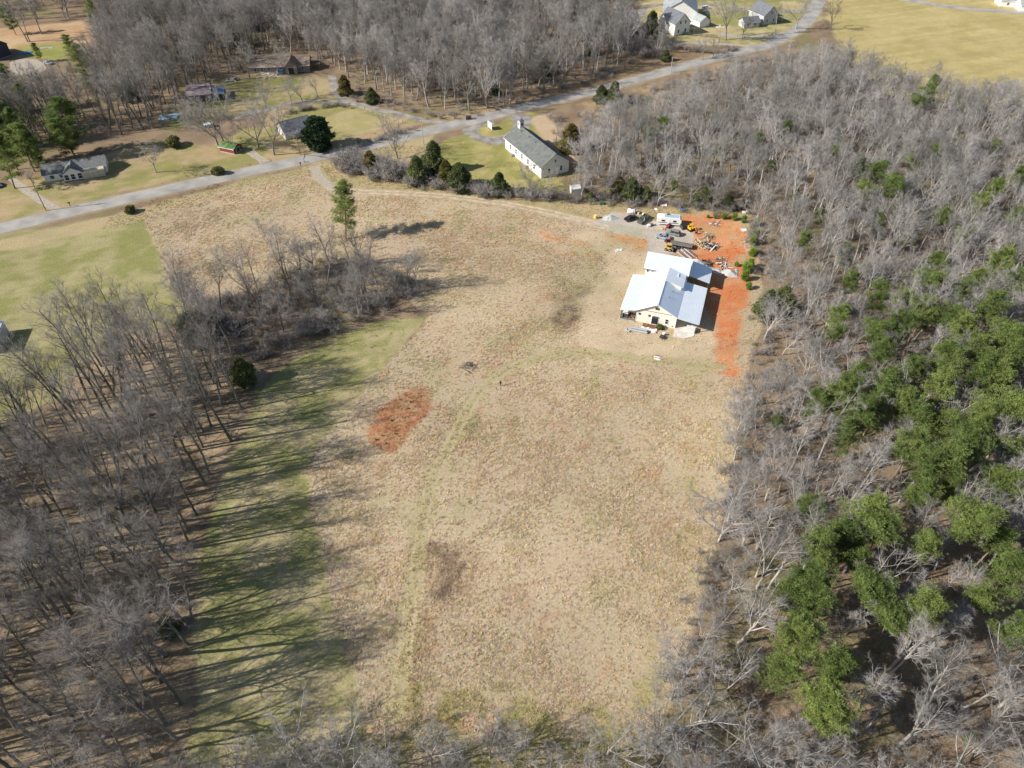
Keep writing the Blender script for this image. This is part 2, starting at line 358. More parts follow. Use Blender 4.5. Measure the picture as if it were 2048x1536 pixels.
def cover(x, y):
    x = np.asarray(x, float); y = np.asarray(y, float)
    nA = N1.fbm(x, y, 7.0, 5); nB = N2.fbm(x, y, 3.0, 3)
    k = np.clip((nA - .3) / .4, 0, 1)[:, None]
    col = np.array(LITTER) * (1 - k) + np.array((.275, .205, .135)) * k
    grn = np.clip((N3.fbm(x, y, 16, 3) - .58) * 8, 0, 1)[:, None] * .5
    col = col * (1 - grn) + np.array((.2, .19, .085)) * grn
    dens = np.full(x.shape, .1)
    for i, (poly, c1, c2, soft, td, ms) in enumerate(ZONES):   # fine patches keep lawns from looking airbrushed
        lo = poly.min(0) - soft * 2 - 2; hi = poly.max(0) + soft * 2 + 2
        s = np.where((x > lo[0]) & (x < hi[0]) & (y > lo[1]) & (y < hi[1]))[0]
        if not len(s): continue
        d = sdist(poly, x[s], y[s]) + (N4.fbm(x[s], y[s], 4 + soft, 3) - .5) * soft * 2.2
        w = np.clip(d / soft + .5, 0, 1); w = (w * w * (3 - 2 * w))
        m = np.clip((N3.fbm(x[s] + 50 * i, y[s], ms, 5) + (N2.fbm(x[s], y[s] + 31 * i, 2.2, 3) - .5) * .45 - .38) / .24, 0, 1)[:, None]
        cc = np.array(c1) * (1 - m) + np.array(c2) * m
        if td < .15:      # mowing swaths and worn streaks
            u_ = x[s] * .94 + y[s] * .34; v_ = y[s] * .94 - x[s] * .34
            cc = cc * (1 + .3 * (N1.fbm(u_ / 9 + 13 * i, v_, 3.2, 3) - .5) + .16 * (N2.fbm(x[s], y[s], 1.8, 2) - .5))[:, None]
        col[s] = col[s] * (1 - w[:, None]) + cc * w[:, None]; dens[s] = dens[s] * (1 - w) + td * w
    # wide mottling in the big field: green flushes, grey thatch and rusty sedge
    fd = np.clip(sdist(FIELD, x, y) / 2, 0, 1)
    g = np.clip((N2.fbm(x, y, 9, 4) - .57) * 7, 0, 1) * fd * .4
    col = col * (1 - g[:, None]) + np.array((.33, .30, .15)) * g[:, None]
    g = np.clip((N4.fbm(x + 20, y, 4, 3) - .68) * 9, 0, 1) * fd * .3
    col = col * (1 - g[:, None]) + np.array((.4, .22, .12)) * g[:, None]
    lg = (N1.fbm(x + 9, y, 26, 3) - .5) * fd; col = col * (1 + .38 * lg)[:, None]
    dens = dens * (1 - fd) + dens * fd * np.clip((N4.fbm(x, y + 70, 13, 3) - .28) * 3.2, .3, 1.15)
    # the mown track with its wheel marks
    d = ldist(TRACK, x, y); dn = d + (nB - .5) * 1.6
    w = np.clip((2.4 - dn) / 1.0, 0, 1) * .8
    col = col * (1 - w[:, None]) + np.array((.36, .31, .16)) * w[:, None]; dens = dens * (1 - w) + .3 * w
    w = (np.exp(-((d - .95) / .4) ** 2)) * np.clip(nB * 2 - .2, 0, 1) * .8
    col = col * (1 - w[:, None]) + np.array((.45, .37, .25)) * w[:, None]; dens = dens * (1 - w)
    # worn verge of the road
    d = ldist(ROAD, x, y); w = np.clip((5.2 - d - (nB - .5) * 2) / 1.2, 0, 1) * .7
    col = col * (1 - w[:, None]) + np.array((.36, .29, .17)) * w[:, None]; dens = dens * (1 - w)
    return col, dens

def ground():
    xs = np.concatenate([[-6000, -2500, -1200, -700, -450], np.arange(-330, -120, 1.5), np.arange(-120, 120, .72), np.arange(120, 331, 1.5), [450, 700, 1200, 2500, 6000]])
    ys = np.concatenate([[-3000, -800, -200, -40, 0, 15], np.arange(28, 215, .72), np.arange(215, 480, 1.25), [520, 600, 800, 1500, 3000, 8000]])
    X, Y = np.meshgrid(xs, ys); nx, ny = len(xs), len(ys)
    x, y = X.ravel(), Y.ravel(); col, dens = cover(x, y)
    v = np.stack([x, y, np.zeros_like(x)], 1)
    i = np.arange(ny - 1)[:, None] * nx + np.arange(nx - 1)[None]; i = i.ravel()
    me = np_mesh('ground', v, [np.stack([i, i + 1, i + nx + 1, i + nx], 1)], ['ground'])
    a = me.attributes.new('cover', 'FLOAT_COLOR', 'POINT'); a.data.foreach_set('color', np.concatenate([col, np.ones((len(col), 1))], 1).astype(np.float32).ravel())
    a = me.attributes.new('roughness_height', 'FLOAT', 'POINT'); a.data.foreach_set('value', (.35 + np.clip(dens, 0, 1)).astype(np.float32))
    o = link('ground', me); o['kind'] = 'structure'
ground()

# ------------------------------------------------------------------ roads and drives
def ribbon(name, line, w, m, z, parent=None, jit=0., smooth=True):
    p = smooth_line(line) if smooth else np.asarray(line, float)
    # resample
    seg = np.hypot(*np.diff(p, axis=0).T); s = np.concatenate([[0], np.cumsum(seg)]); n = max(2, int(s[-1] / 1.5))
    t = np.linspace(0, s[-1], n); p = np.stack([np.interp(t, s, p[:, 0]), np.interp(t, s, p[:, 1])], 1)
    d = np.gradient(p, axis=0); d /= np.linalg.norm(d, axis=1)[:, None]; nrm = np.stack([-d[:, 1], d[:, 0]], 1)
    ww = w if np.ndim(w) == 0 else np.interp(t / s[-1], np.linspace(0, 1, len(w)), w)
    jl = (N1.fbm(t, t * 0 + 3, 4, 3) - .5) * 2 * jit; jr = (N2.fbm(t, t * 0 + 9, 4, 3) - .5) * 2 * jit
    a = p + nrm * (ww / 2 + jl)[:, None]; b = p - nrm * (ww / 2 + jr)[:, None]
    v = np.concatenate([np.c_[a, np.full(n, z)], np.c_[b, np.full(n, z)]])
    i = np.arange(n - 1)
    o = link(name, np_mesh(name, v, [np.stack([i, i + n, i + n + 1, i + 1], 1)], [m]), parent)
    if parent is None: o['kind'] = 'structure'
    return o
def sheet(name, poly, m, z, jit=.4):
    p = np.asarray(poly, float); q = smooth_line(np.vstack([p, p[:1]]), 6)[:-1]
    q = q + (RNG.random(q.shape) - .5) * jit
    me = bpy.data.meshes.new(name); me.from_pydata([(a, b, z) for a, b in q], [], [tuple(range(len(q)))]); me.materials.append(M(m)); me.update()
    o = link(name, me); o['kind'] = 'structure'; return o
ribbon('road', pts(ROAD_L), 7.2, 'asphalt', .03, jit=.12)
ribbon('lane', pts([(900, 246), (855, 242), (796, 228), (737, 214), (696, 202), (676, 188), (667, 170), (664, 150)]), 3.6, 'gravel_dark', .022, jit=.3)
ribbon('lane', pts([(694, 203), (640, 202), (590, 205), (540, 218), (500, 226), (470, 236)]), 3.2, 'gravel_dark', .018, jit=.35)
ribbon('driveway', pts([(18, 352), (40, 372), (66, 390), (96, 408), (118, 422)]), 2.8, 'gravel', .022, jit=.5)
ribbon('driveway', pts([(530, 325), (512, 312), (500, 300)]), 3.4, 'gravel', .022, jit=.7)
ribbon('lane', pts([(1318, 84), (1380, 86), (1440, 88), (1500, 92)]), 3.2, 'gravel', .022, jit=.3)
ribbon('lane', pts([(1440, 68), (1490, 74), (1540, 72), (1590, 64)]), 5., 'gravel', .02, jit=.5)
ribbon('lane', pts([(1190, 70), (1240, 52), (1280, 32), (1300, 12), (1420, 10), (1520, 22), (1625, 22)]), 4., 'gravel_dark', .018, jit=.3)
ribbon('road', pts([(1740, -12), (1850, 6), (1940, 18), (2060, 26), (2200, 36)]), 6., 'asphalt', .03)
sheet('parking_apron', pts([(925, 266), (955, 282), (990, 290), (1025, 284), (1055, 262), (1062, 232), (1045, 228), (1020, 232), (1028, 250), (1010, 268), (980, 274), (958, 266), (962, 254), (990, 247), (975, 240), (930, 254)]), 'gravel_dark', .024)
sheet('turning_circle', pts([(20, 125), (45, 118), (75, 120), (92, 138), (60, 150), (25, 145)]), 'gravel', .024)
DRIVE = smooth_line(pts([(628, 330), (636, 348), (652, 366), (672, 378), (720, 383), (800, 386), (900, 393), (1000, 406), (1100, 425), (1170, 442), (1215, 456)]))
ribbon('driveway', pts([(628, 333), (636, 350), (654, 368), (680, 379)]), [4.5, 3.2, 2.8, 2.4], 'gravel', .02, jit=.5)
def two_ruts():
    d = np.gradient(DRIVE, axis=0); d /= np.linalg.norm(d, axis=1)[:, None]; nrm = np.stack([-d[:, 1], d[:, 0]], 1)
    for s in (-.95, .95):
        ribbon('wheel_track', DRIVE[16:] + nrm[16:] * s, 1.15, 'dirt_track', .012, jit=.25, smooth=False)
two_ruts()

# ------------------------------------------------------------------ tree meshes
def tubes(p0, p1, r0, r1, n):
    """many tapered tubes at once"""
    d = p1 - p0; L = np.linalg.norm(d, axis=1, keepdims=True); d = d / (L + 1e-9)
    ref = np.where(np.abs(d[:, 2:3]) < .9, np.array([[0, 0, 1.]]), np.array([[1., 0, 0]]))
    a = np.cross(d, ref); a /= np.linalg.norm(a, axis=1, keepdims=True); b = np.cross(d, a)
    t = np.arange(n) * 2 * math.pi / n
    ring = (np.cos(t)[None, :, None] * a[:, None] + np.sin(t)[None, :, None] * b[:, None])
    v0 = p0[:, None] + ring * r0[:, None, None]; v1 = p1[:, None] + ring * r1[:, None, None]
    v = np.concatenate([v0, v1], 1).reshape(-1, 3); base = (np.arange(len(p0)) * 2 * n)[:, None]
    k = np.arange(n)
    f = np.stack([k, (k + 1) % n, n + (k + 1) % n, n + k], 1)
    return v, (base[:, None, :] + f[None]).reshape(-1, 4)
def spikes(p0, p1, r):
    """thin three-sided twigs that end in a point"""
    d = p1 - p0; d = d / (np.linalg.norm(d, axis=1, keepdims=True) + 1e-9)
    ref = np.where(np.abs(d[:, 2:3]) < .9, np.array([[0, 0, 1.]]), np.array([[1., 0, 0]]))
    a = np.cross(d, ref); a /= np.linalg.norm(a, axis=1, keepdims=True); b = np.cross(d, a)
    t = np.arange(3) * 2 * math.pi / 3
    ring = (np.cos(t)[None, :, None] * a[:, None] + np.sin(t)[None, :, None] * b[:, None]) * r[:, None, None]
    v = np.concatenate([p0[:, None] + ring, p1[:, None]], 1).reshape(-1, 3)
    base = (np.arange(len(p0)) * 4)[:, None, None]
    f = np.array([[0, 1, 3], [1, 2, 3], [2, 0, 3]])
    return v, (base + f[None]).reshape(-1, 3)
def unit(v): return v / (np.linalg.norm(v) + 1e-9)
def side(d, ang, az):
    a = unit(np.cross(d, (0, 0, 1) if abs(d[2]) < .95 else (1, 0, 0))); b = np.cross(d, a)
    return unit(d * math.cos(ang) + (a * math.cos(az) + b * math.sin(az)) * math.sin(ang))
class Tree:
    twr = 1.
    def __init__(s, seed): s.r = np.random.default_rng(seed); s.seg = {0: [], 1: [], 2: [], 3: []}; s.tw = []
    def grow(s, p, d, L, r0, r1, lvl, nseg, wob, up):
        out = [(p, d, r0)]
        for k in range(nseg):
            d = unit(d + s.r.normal(0, wob, 3) + np.array([0, 0, up])); q = p + d * L / nseg
            a = r0 + (r1 - r0) * k / nseg; b = r0 + (r1 - r0) * (k + 1) / nseg
            s.seg[lvl].append((p, q, a, b)); p = q; out.append((p, d, b))
        return out
    def along(s, path, t):
        n = len(path) - 1; k = min(n - 1, int(t * n)); f = t * n - k
        return path[k][0] * (1 - f) + path[k + 1][0] * f, path[k + 1][1], path[k][2] * (1 - f) + path[k + 1][2] * f
    def twigs(s, path, n, L, r):
        n = int(n * 1.6)
        for j in range(n):
            p, d, _ = s.along(path, .15 + .85 * (j + s.r.random()) / n)
            e = side(d, s.r.uniform(.3, .95), s.r.uniform(0, 6.28)); e = unit(e + np.array([0, 0, .25]))
            s.tw.append((p, p + e * L * s.r.uniform(.6, 1.3), r))
    def fill(s, path, H, L, nb, nbl, ntw, r, t0=.25):
        for j in range(nb):
            t = t0 + (1 - t0) * (j + s.r.random()) / nb
            p, d, rr = s.along(path, t)
            pb = s.grow(p, side(d, s.r.uniform(.5, .95), s.r.uniform(0, 6.28)), L * s.r.uniform(.7, 1.2) * (1.15 - .5 * t), min(rr * .7, r), r * .35, 2, 3, .14, .08)
            for i in range(nbl):
                q, e, _ = s.along(pb, .25 + .75 * (i + s.r.random()) / nbl)
                pl = s.grow(q, side(e, s.r.uniform(.4, .9), s.r.uniform(0, 6.28)), L * .48 * s.r.uniform(.7, 1.2), r * .42, r * .18, 3, 2, .16, .08)
                s.twigs(pl, ntw, H * .044, .0115 * s.twr)
            s.twigs(pb, 4, H * .044, .0115 * s.twr)
    def meshes(s, name, trunk_mat, twig_mat):
        def arr(l): return [np.array([x[i] for x in l]) for i in range(len(l[0]))]
        v, f = tubes(*arr(s.seg[0]), 7); 
        if s.seg[1]:
            v2, f2 = tubes(*arr(s.seg[1]), 5); f = np.vstack([f, f2 + len(v)]); v = np.vstack([v, v2])
        trunk = np_mesh(name + '_trunk', v, [f], [trunk_mat], smooth=True)
        v, f = tubes(*arr(s.seg[2] + s.seg[3]), 3); 
        p0, p1, r = arr(s.tw); v2, f2 = spikes(p0, p1, r)
        crown = np_mesh(name + '_crown', np.vstack([v, v2]), [f, f2 + len(v)], [twig_mat])
        return trunk, crown
def vase_tree(seed, H=20, spread=1., clear=.3, mats=('bark', 'twig'), twr=1.):
    t = Tree(seed); t.twr = twr; r = t.r; r0 = H * .0145 * (.9 if twr > 1 else 1)
    tr = t.grow(np.array([0, 0, -.3]), unit(np.array([r.normal(0, .05), r.normal(0, .05), 1])), H * clear, r0 * 1.15, r0 * .85, 0, 4, .04, .03)
    n = r.integers(4, 6); az0 = r.uniform(0, 6.28)
    for k in range(n):
        p, d, _ = t.along(tr, 1 if k < 3 else r.uniform(.75, .98))
        ld = side(d, r.uniform(.25, .62) * spread if k else .1, az0 + k * 2.4 + r.normal(0, .3))
        L = H * (1 - clear) * r.uniform(.82, 1.02)
        ph = t.grow(p, ld, L, r0 * .55, r0 * .1, 1, 7, .09, .06)
        for j in range(4):
            q, e, rr = t.along(ph, r.uniform(.15, .7))
            pb = t.grow(q, side(e, r.uniform(.45, .8) * spread, r.uniform(0, 6.28)), L * r.uniform(.32, .5), rr * .65, r0 * .07, 1, 4, .11, .07)
            t.fill(pb, H, H * .11, 4, 4, 4, .035 * twr, .3)
        t.fill(ph, H, H * .12, 7, 4, 5, .04 * twr, .35)
    return t.meshes('vase%d' % seed, *mats)
def forest_tree(seed, H=20, spread=1., clear=.45, mats=('bark', 'twig')):
    t = Tree(seed); r = t.r; r0 = H * .0145
    tr = t.grow(np.array([0, 0, -.3]), unit(np.array([r.normal(0, .06), r.normal(0, .06), 1])), H * .93, r0 * 1.1, r0 * .18, 0, 9, .045, .03)
    for k in range(13):
        a = clear + (1 - clear) * (k + r.random()) / 13
        p, d, rr = t.along(tr, a)
        L = H * .27 * spread * (1.15 - .55 * (a - clear) / (1 - clear)) * r.uniform(.7, 1.2)
        ph = t.grow(p, side(d, r.uniform(.5, .95), k * 2.4 + r.normal(0, .4)), L, min(rr * .6, r0 * .42), r0 * .08, 1, 5, .1, .09)
        t.fill(ph, H, H * .1, 5, 4, 4, .034, .2)
    t.fill(tr, H, H * .09, 5, 4, 5, .034, .8)
    return t.meshes('forest%d' % seed, *mats)
def airy_tree(seed, H=20, spread=1., clear=.5, fork=False):
    t = Tree(seed); t.twr = .95; r = t.r; r0 = H * .0125
    tr = t.grow(np.array([0, 0, -.3]), unit(np.array([r.normal(0, .07), r.normal(0, .07), 1])), H * .95, r0 * 1.15, r0 * .2, 0, 9, .05, .03)
    stems = [(tr, clear)]
    if fork:
        p, d, rr = t.along(tr, .36); ph = t.grow(p, side(d, .34, r.uniform(0, 6.28)), H * .55, rr * .75, r0 * .15, 0, 6, .06, .05); stems.append((ph, .25))
    for st, cl in stems:
        for k in range(9 if st is tr else 6):
            a = cl + (1 - cl) * (k + r.random()) / (9 if st is tr else 6); p, d, rr = t.along(st, min(a, .99))
            L = H * .24 * spread * (1.2 - .6 * (a - cl) / (1 - cl)) * r.uniform(.7, 1.25)
            ph = t.grow(p, side(d, r.uniform(.5, .9), k * 2.4 + r.normal(0, .4)), L, min(rr * .55, r0 * .4), r0 * .08, 1, 5, .12, .1)
            t.fill(ph, H, H * .1, 5, 4, 3, .028, .2)
        t.fill(st, H, H * .09, 4, 4, 3, .03, .8)
    return t.meshes('airy%d' % seed, 'wood_bark', 'wood_twig')
def shrub(seed, H=3.5, mats=('dark_bark', 'twig')):
    t = Tree(seed); r = t.r
    for k in range(9):
        d = side(np.array([0, 0, 1.]), r.uniform(.15, .8), k * 2.4 + r.normal(0, .3))
        ph = t.grow(np.array([r.normal(0, .25), r.normal(0, .25), -.1]), d, H * r.uniform(.6, 1), .035, .01, 0, 4, .13, .06)
        for j in range(6):
            q, e, rr = t.along(ph, r.uniform(.2, .95))
            pb = t.grow(q, side(e, r.uniform(.4, .9), r.uniform(0, 6.28)), H * .32, .016, .008, 2, 3, .16, .05)
            t.twigs(pb, 9, H * .15, .011)
        t.twigs(ph, 8, H * .16, .012)
    return t.meshes('shrub%d' % seed, *mats)

def clumps(centres, sizes, n, rng, flat=.7, wid=.16, up=.35):
    """needle or leaf clumps: n short blades radiating from every centre"""
    k = len(centres); d = rng.normal(0, 1, (k, n, 3)); d[..., 2] = d[..., 2] * flat + up
    d /= np.linalg.norm(d, axis=2, keepdims=True)
    L = sizes[:, None, None] * rng.uniform(.55, 1.15, (k, n, 1))
    p = centres[:, None] + d * L * .15; q = centres[:, None] + d * L
    s = np.cross(d, rng.normal(0, 1, (k, n, 3))); s /= np.linalg.norm(s, axis=2, keepdims=True) + 1e-9
    w = s * sizes[:, None, None] * wid
    m = (p + q) / 2
    v = np.stack([p, m + w, q, m - w], 2).reshape(-1, 3)
    return v, np.arange(len(v)).reshape(-1, 4)
def pine(seed, H=20, clear=.5, rad=3.4, leaf='pine_needles', wood='pine_bark', dens=1., cs=.68):
    t = Tree(seed); r = t.r; r0 = H * .0105
    tr = t.grow(np.array([0, 0, -.3]), unit(np.array([r.normal(0, .03), r.normal(0, .03), 1])), H * .96, r0 * 1.15, r0 * .15, 0, 8, .03, .02)
    cs_, sz = [], []
    nl = 30
    for k in range(nl):
        a = clear + (1 - clear) * (k + r.random()) / nl; u = (a - clear) / (1 - clear)
        p, d, rr = t.along(tr, min(a, .995))
        prof = (math.sin(math.pi * min(1, (u * .82 + .18))) ** .7)
        L = rad * prof * r.uniform(.55, 1.2)
        ph = t.grow(p, side(d, r.uniform(.95, 1.35) - .45 * u, k * 2.4 + r.normal(0, .35)), L, r0 * .28, r0 * .06, 1, 4, .1, .07)
        for j in range(int(38 * dens)):
            q, e, _ = t.along(ph, .4 + .6 * r.random())
            cs_.append(q + r.normal(0, .13 * L + .12, 3) * np.array([1, 1, .55])); sz.append(cs * r.uniform(.55, 1.05))
    for k in range(9):
        p, d, _ = t.along(tr, .93 + .07 * r.random()); cs_.append(p + r.normal(0, .3, 3)); sz.append(cs * .8)
    def arr(l): return [np.array([x[i] for x in l]) for i in range(len(l[0]))]
    v, f = tubes(*arr(t.seg[0]), 7); v2, f2 = tubes(*arr(t.seg[1]), 4)
    trunk = np_mesh('pine%d_trunk' % seed, np.vstack([v, v2]), [np.vstack([f, f2 + len(v)])], [wood], smooth=True)
    v, f = clumps(np.array(cs_), np.array(sz), 20, r, wid=.07, up=.5)
    return trunk, np_mesh('pine%d_crown' % seed, v, [f], [leaf])
def conifer(seed, H=8, rad=2.4, leaf='cedar_foliage', shape=1., low=.02, cs=.6, n=520, wid=.2, nb=20):
    """dense evergreen clothed to the ground (cedar, magnolia, clipped bush)"""
    t = Tree(seed); r = t.r
    t.grow(np.array([0, 0, -.3]), np.array([0, 0, 1.]), H * .9, H * .016, .03, 0, 5, .02, 0)
    u = r.random(n) ** 1.15; z = (low + (1 - low) * u) * H
    lobes = r.uniform(0, 6.28, 5); az = r.uniform(0, 6.28, n)
    prof = np.where(u < .16, .6 + u * 2.5, ((1 - u) / .84)) ** (.62 / shape) if shape < 2 else np.sqrt(np.clip(1 - ((u - .38) / .64) ** 2, .02, 1))
    bump = 1 + .2 * np.sin(az * 2 + lobes[0] + z * 1.1) + .14 * np.sin(az * 3 + lobes[1] - z * 1.9)
    rr = rad * prof * bump * (.55 + .45 * np.sqrt(r.random(n)))
    c = np.stack([rr * np.cos(az), rr * np.sin(az), z], 1)
    def arr(l): return [np.array([x[i] for x in l]) for i in range(len(l[0]))]
    v, f = tubes(*arr(t.seg[0]), 6); trunk = np_mesh('conifer%d_trunk' % seed, v, [f], ['dark_bark'])
    v, f = clumps(c, cs * r.uniform(.7, 1.25, n), nb, r, wid=wid, up=.5)
    return trunk, np_mesh('conifer%d_crown' % seed, v, [f], [leaf])

PROTO = {}
PROTO['vase'] = [vase_tree(s, 20, sp, cl) for s, sp, cl in ((11, 1., .28), (12, 1.15, .24), (13, .85, .34), (14, 1.25, .2), (15, 1., .3))]
PROTO['yard'] = [vase_tree(s, 20, sp, cl, twr=1.25) for s, sp, cl in ((16, 1.2, .22), (17, 1.05, .26), (18, 1.35, .18))]
PROTO['forest'] = [forest_tree(s, 20, sp, cl) for s, sp, cl in ((21, 1., .42), (22, .8, .5), (23, 1.1, .38), (24, .7, .55), (25, .9, .46))]
PROTO['airy'] = [airy_tree(s, 20, sp, cl, fk) for s, sp, cl, fk in ((91, 1., .48, False), (92, .85, .55, True), (93, 1.15, .42, True), (94, .75, .6, False), (95, 1., .5, True), (96, 1.2, .4, False))]
def repaint(pair):
    a, b = pair[0].copy(), pair[1].copy(); a.materials.clear(); b.materials.clear(); a.materials.append(M('pale_bark')); b.materials.append(M('pale_twig')); return a, b
for _k in ('vase', 'forest', 'yard'): PROTO['pale_' + _k] = [repaint(p) for p in PROTO[_k]]
PROTO['shrub'] = [shrub(s) for s in (31, 32, 33)]
PROTO['pine'] = [pine(s, 20, c, r) for s, c, r in ((41, .5, 4.3), (42, .6, 3.8), (43, .42, 4.6), (44, .64, 4.2), (45, .54, 5.0))]
PROTO['lone_pine'] = [pine(46, 19, .16, 4.4), pine(47, 19, .2, 4.0)]
PROTO['sapling'] = [pine(s, 3., .08, 1.1, leaf='sapling_needles', cs=.42, dens=.8) for s in (51, 52)]
PROTO['cedar'] = [conifer(s, 8, 3.5, n=860) for s in (61, 62, 63)]
PROTO['bronze_cedar'] = [conifer(s, 8, 2.7, leaf='cedar_bronze', n=680) for s in (64, 65)]
PROTO['magnolia'] = [conifer(71, 11, 5., leaf='magnolia_leaf', shape=3, low=.03, cs=.8, n=900, wid=.3)]
PROTO['bush'] = [conifer(s, 2, 1.5, leaf='bush_leaf', shape=3, low=.05, cs=.4, n=240) for s in (72, 73)]
REFH = dict(airy=20, pale_vase=20, pale_forest=20, pale_yard=20, vase=20, yard=20, forest=20, shrub=3.5, pine=20, lone_pine=19, sapling=3, cedar=8, bronze_cedar=8, magnolia=11, bush=2)

# ------------------------------------------------------------------ planting
TREES = []      # (x, y, height, kind, name, label, group)
def plant(x, y, h, kind, name, label, group=None): TREES.append((float(x), float(y), float(h), kind, name, label, group))
def scatter_poly(poly, step, keep=1.):
    lo, hi = poly.min(0), poly.max(0)
    gx, gy = np.meshgrid(np.arange(lo[0], hi[0], step), np.arange(lo[1], hi[1], step))
    x = gx.ravel() + RNG.uniform(-.48, .48, gx.size) * step; y = gy.ravel() + RNG.uniform(-.48, .48, gx.size) * step
    m = (sdist(poly, x, y) > 0) & (RNG.random(x.size) < keep)
    return x[m], y[m]
CLEAR = [(ROAD, 5.5), (DRIVE, 3.5)]
WOODS = {
 'left': pts([(-420, 900), (0, 856), (125, 806), (190, 712), (250, 694), (335, 668), (400, 640), (440, 690), (470, 760), (505, 800), (470, 880), (418, 985), (392, 1110), (385, 1240), (372, 1390), (335, 1640), (-700, 1640)]),
 'copse': pts([(395, 640), (420, 600), (500, 585), (560, 555), (630, 520), (680, 520), (740, 530), (800, 552), (860, 580), (780, 605), (690, 640), (600, 672), (540, 715), (480, 730), (440, 690)]),
 'right': pts([(1500, 425), (1520, 500), (1540, 560), (1525, 690), (1490, 780), (1465, 900), (1435, 1020), (1400, 1130), (1360, 1260), (1315, 1400), (1270, 1640), (2700, 1640), (2500, 260), (2200, 225), (2048, 212), (1900, 205), (1780, 190), (1690, 135), (1600, 105), (1500, 118), (1400, 160), (1300, 205), (1215, 240), (1150, 290), (1140, 340), (1150, 398), (1300, 412)]),
 'north': pts([(560, 100), (640, 130), (690, 150), (720, 190), (800, 212), (900, 228), (1000, 215), (1110, 175), (1220, 138), (1270, 90), (1250, 66), (1190, 62), (1200, 10), (1290, -30), (1300, -110), (300, -110), (440, 60)]),
 'northwest': pts([(-100, 330), (60, 300), (150, 285), (250, 268), (330, 255), (400, 190), (430, 165), (500, 145), (500, 118), (560, 95), (440, 60), (350, -110), (150, -110), (185, 40), (190, 85), (150, 130), (100, 155), (20, 155), (-150, 200)]),
 'topleft': pts([(-160, 60), (60, 48), (150, 36), (140, -110), (-200, -110)]),
 'far_row': pts([(1320, -24), (1640, -24), (1640, -110), (1300, -110)]),
 'house_row': pts([(1230, 60), (1290, 70), (1350, 86), (1340, 120), (1260, 112), (1220, 90)]),
}
WL = {
 'left': ('bare grey hardwood in the wood whose long shadows cross the mown grass strip', 'hardwoods of the wood beside the mown strip'),
 'copse': ('bare hardwood in the small copse with brush between lawn and tan field', 'hardwoods of the copse in the field'),
 'right': ('bare pale hardwood in the mixed pine wood beyond the red clay yard', 'hardwoods of the mixed pine wood'),
 'north': ('bare hardwood in the wood across the road from the white chapel', 'hardwoods north of the road'),
 'northwest': ('bare hardwood in the dark wood behind the low grey roadside house', 'hardwoods behind the roadside house'),
 'topleft': ('bare hardwood at the back of the tan clearing beside the dark house', 'hardwoods behind the tan clearing'),
 'far_row': ('bare hardwood in the row behind the big grey roofed barn', 'hardwoods behind the barn'),
 'house_row': ('bare hardwood in the thicket below the white gabled house', 'hardwoods below the white house'),
}
def dist_clear(x, y):
    ok = np.ones(len(x), bool)
    for l, d in CLEAR: ok &= ldist(l, x, y) > d
    return ok
PINES = [(1673, 781, 17), (1730, 823, 18), (1761, 800, 17), (1694, 765, 18), (1813, 802, 19), (1849, 838, 18), (1875, 771, 20), (1828, 885, 20), (1906, 911, 21), (1859, 930, 20), (1947, 890, 20), (2025, 807, 20),
 (2004, 760, 19), (2020, 890, 15), (1839, 989, 18), (1740, 1020, 20), (1775, 1050, 19), (1637, 1092, 19), (1685, 1061, 18), (1916, 1030, 22), (1994, 1071, 17), (1865, 1087, 17), (2030, 1134, 19), (1751, 1175, 19), (1605, 1165, 18),
 (1631, 1190, 18), (1859, 1216, 19), (1590, 1289, 19), (1611, 1258, 18), (1673, 1330, 18), (1657, 1420, 20), (1640, 1382, 18), (1559, 843, 10), (1937, 1475, 6), (1626, 1004, 15), (1797, 1227, 16), (1540, 1040, 5),
 (1680, 625, 15), (1800, 650, 18), (1770, 700, 18), (1750, 345, 17), (1790, 380, 18), (1740, 385, 17), (1850, 560, 18), (2000, 515, 18), (1990, 375, 17), (2040, 350, 17), (1920, 580, 16), (1990, 610, 19), (1850, 622, 18),
 (1920, 655, 19), (2000, 665, 20), (1980, 735, 20), (1900, 715, 20), (2035, 700, 20), (1855, 185, 17), (1838, 205, 16), (1870, 165, 17), (1300, 265, 13), (1325, 250, 14), (1430, 300, 12), (1510, 275, 12), (1578, 255, 14),
 (1672, 300, 12), (1470, 272, 10), (1660, 660, 13), (1740, 660, 16), (1960, 810, 18), (1880, 855, 16), (1720, 740, 15), (1790, 760, 18), (1700, 860, 15), (1640, 800, 15), (1990, 960, 16), (1900, 975, 15), (1580, 1180, 15),
 (1560, 1330, 14), (1700, 1110, 14), (1830, 730, 17), (1945, 690, 18), (1830, 330, 14), (1720, 330, 15), (1960, 400, 15), (2030, 430, 16), (1490, 190, 10), (1570, 160, 9), (1610, 480, 13), (1690, 500, 14), (1890, 430, 15), (1930, 470, 15), (1820, 470, 13), (1700, 560, 14), (1760, 580, 16), (1640, 430, 11), (1590, 380, 10), (1380, 340, 9), (1350, 370, 8), (1410, 380, 8), (1540, 330, 9), (1880, 300, 13), (1990, 290, 13), (1760, 440, 13), (2035, 560, 17), (1960, 560, 16), (1870, 520, 15), (1800, 600, 16), (1890, 640, 17), (1950, 850, 18), (2030, 970, 17), (1960, 1190, 14), (2040, 1250, 14)]
for i, (px, py, h) in enumerate(PINES):
    x, y = at(px, py, h * .8)
    lab, grp = (('tall round topped green pine in the mixed wood', 'tall pines of the mixed wood') if h >= 19 else ('middle sized green pine in the mixed wood', 'middle sized pines of the mixed wood') if h >= 15 else ('short young green pine under the bare hardwoods', 'short pines of the mixed wood'))
    plant(x, y, h, 'pine', 'pine_tree', lab, grp)
PX = np.array([(t[0], t[1]) for t in TREES])
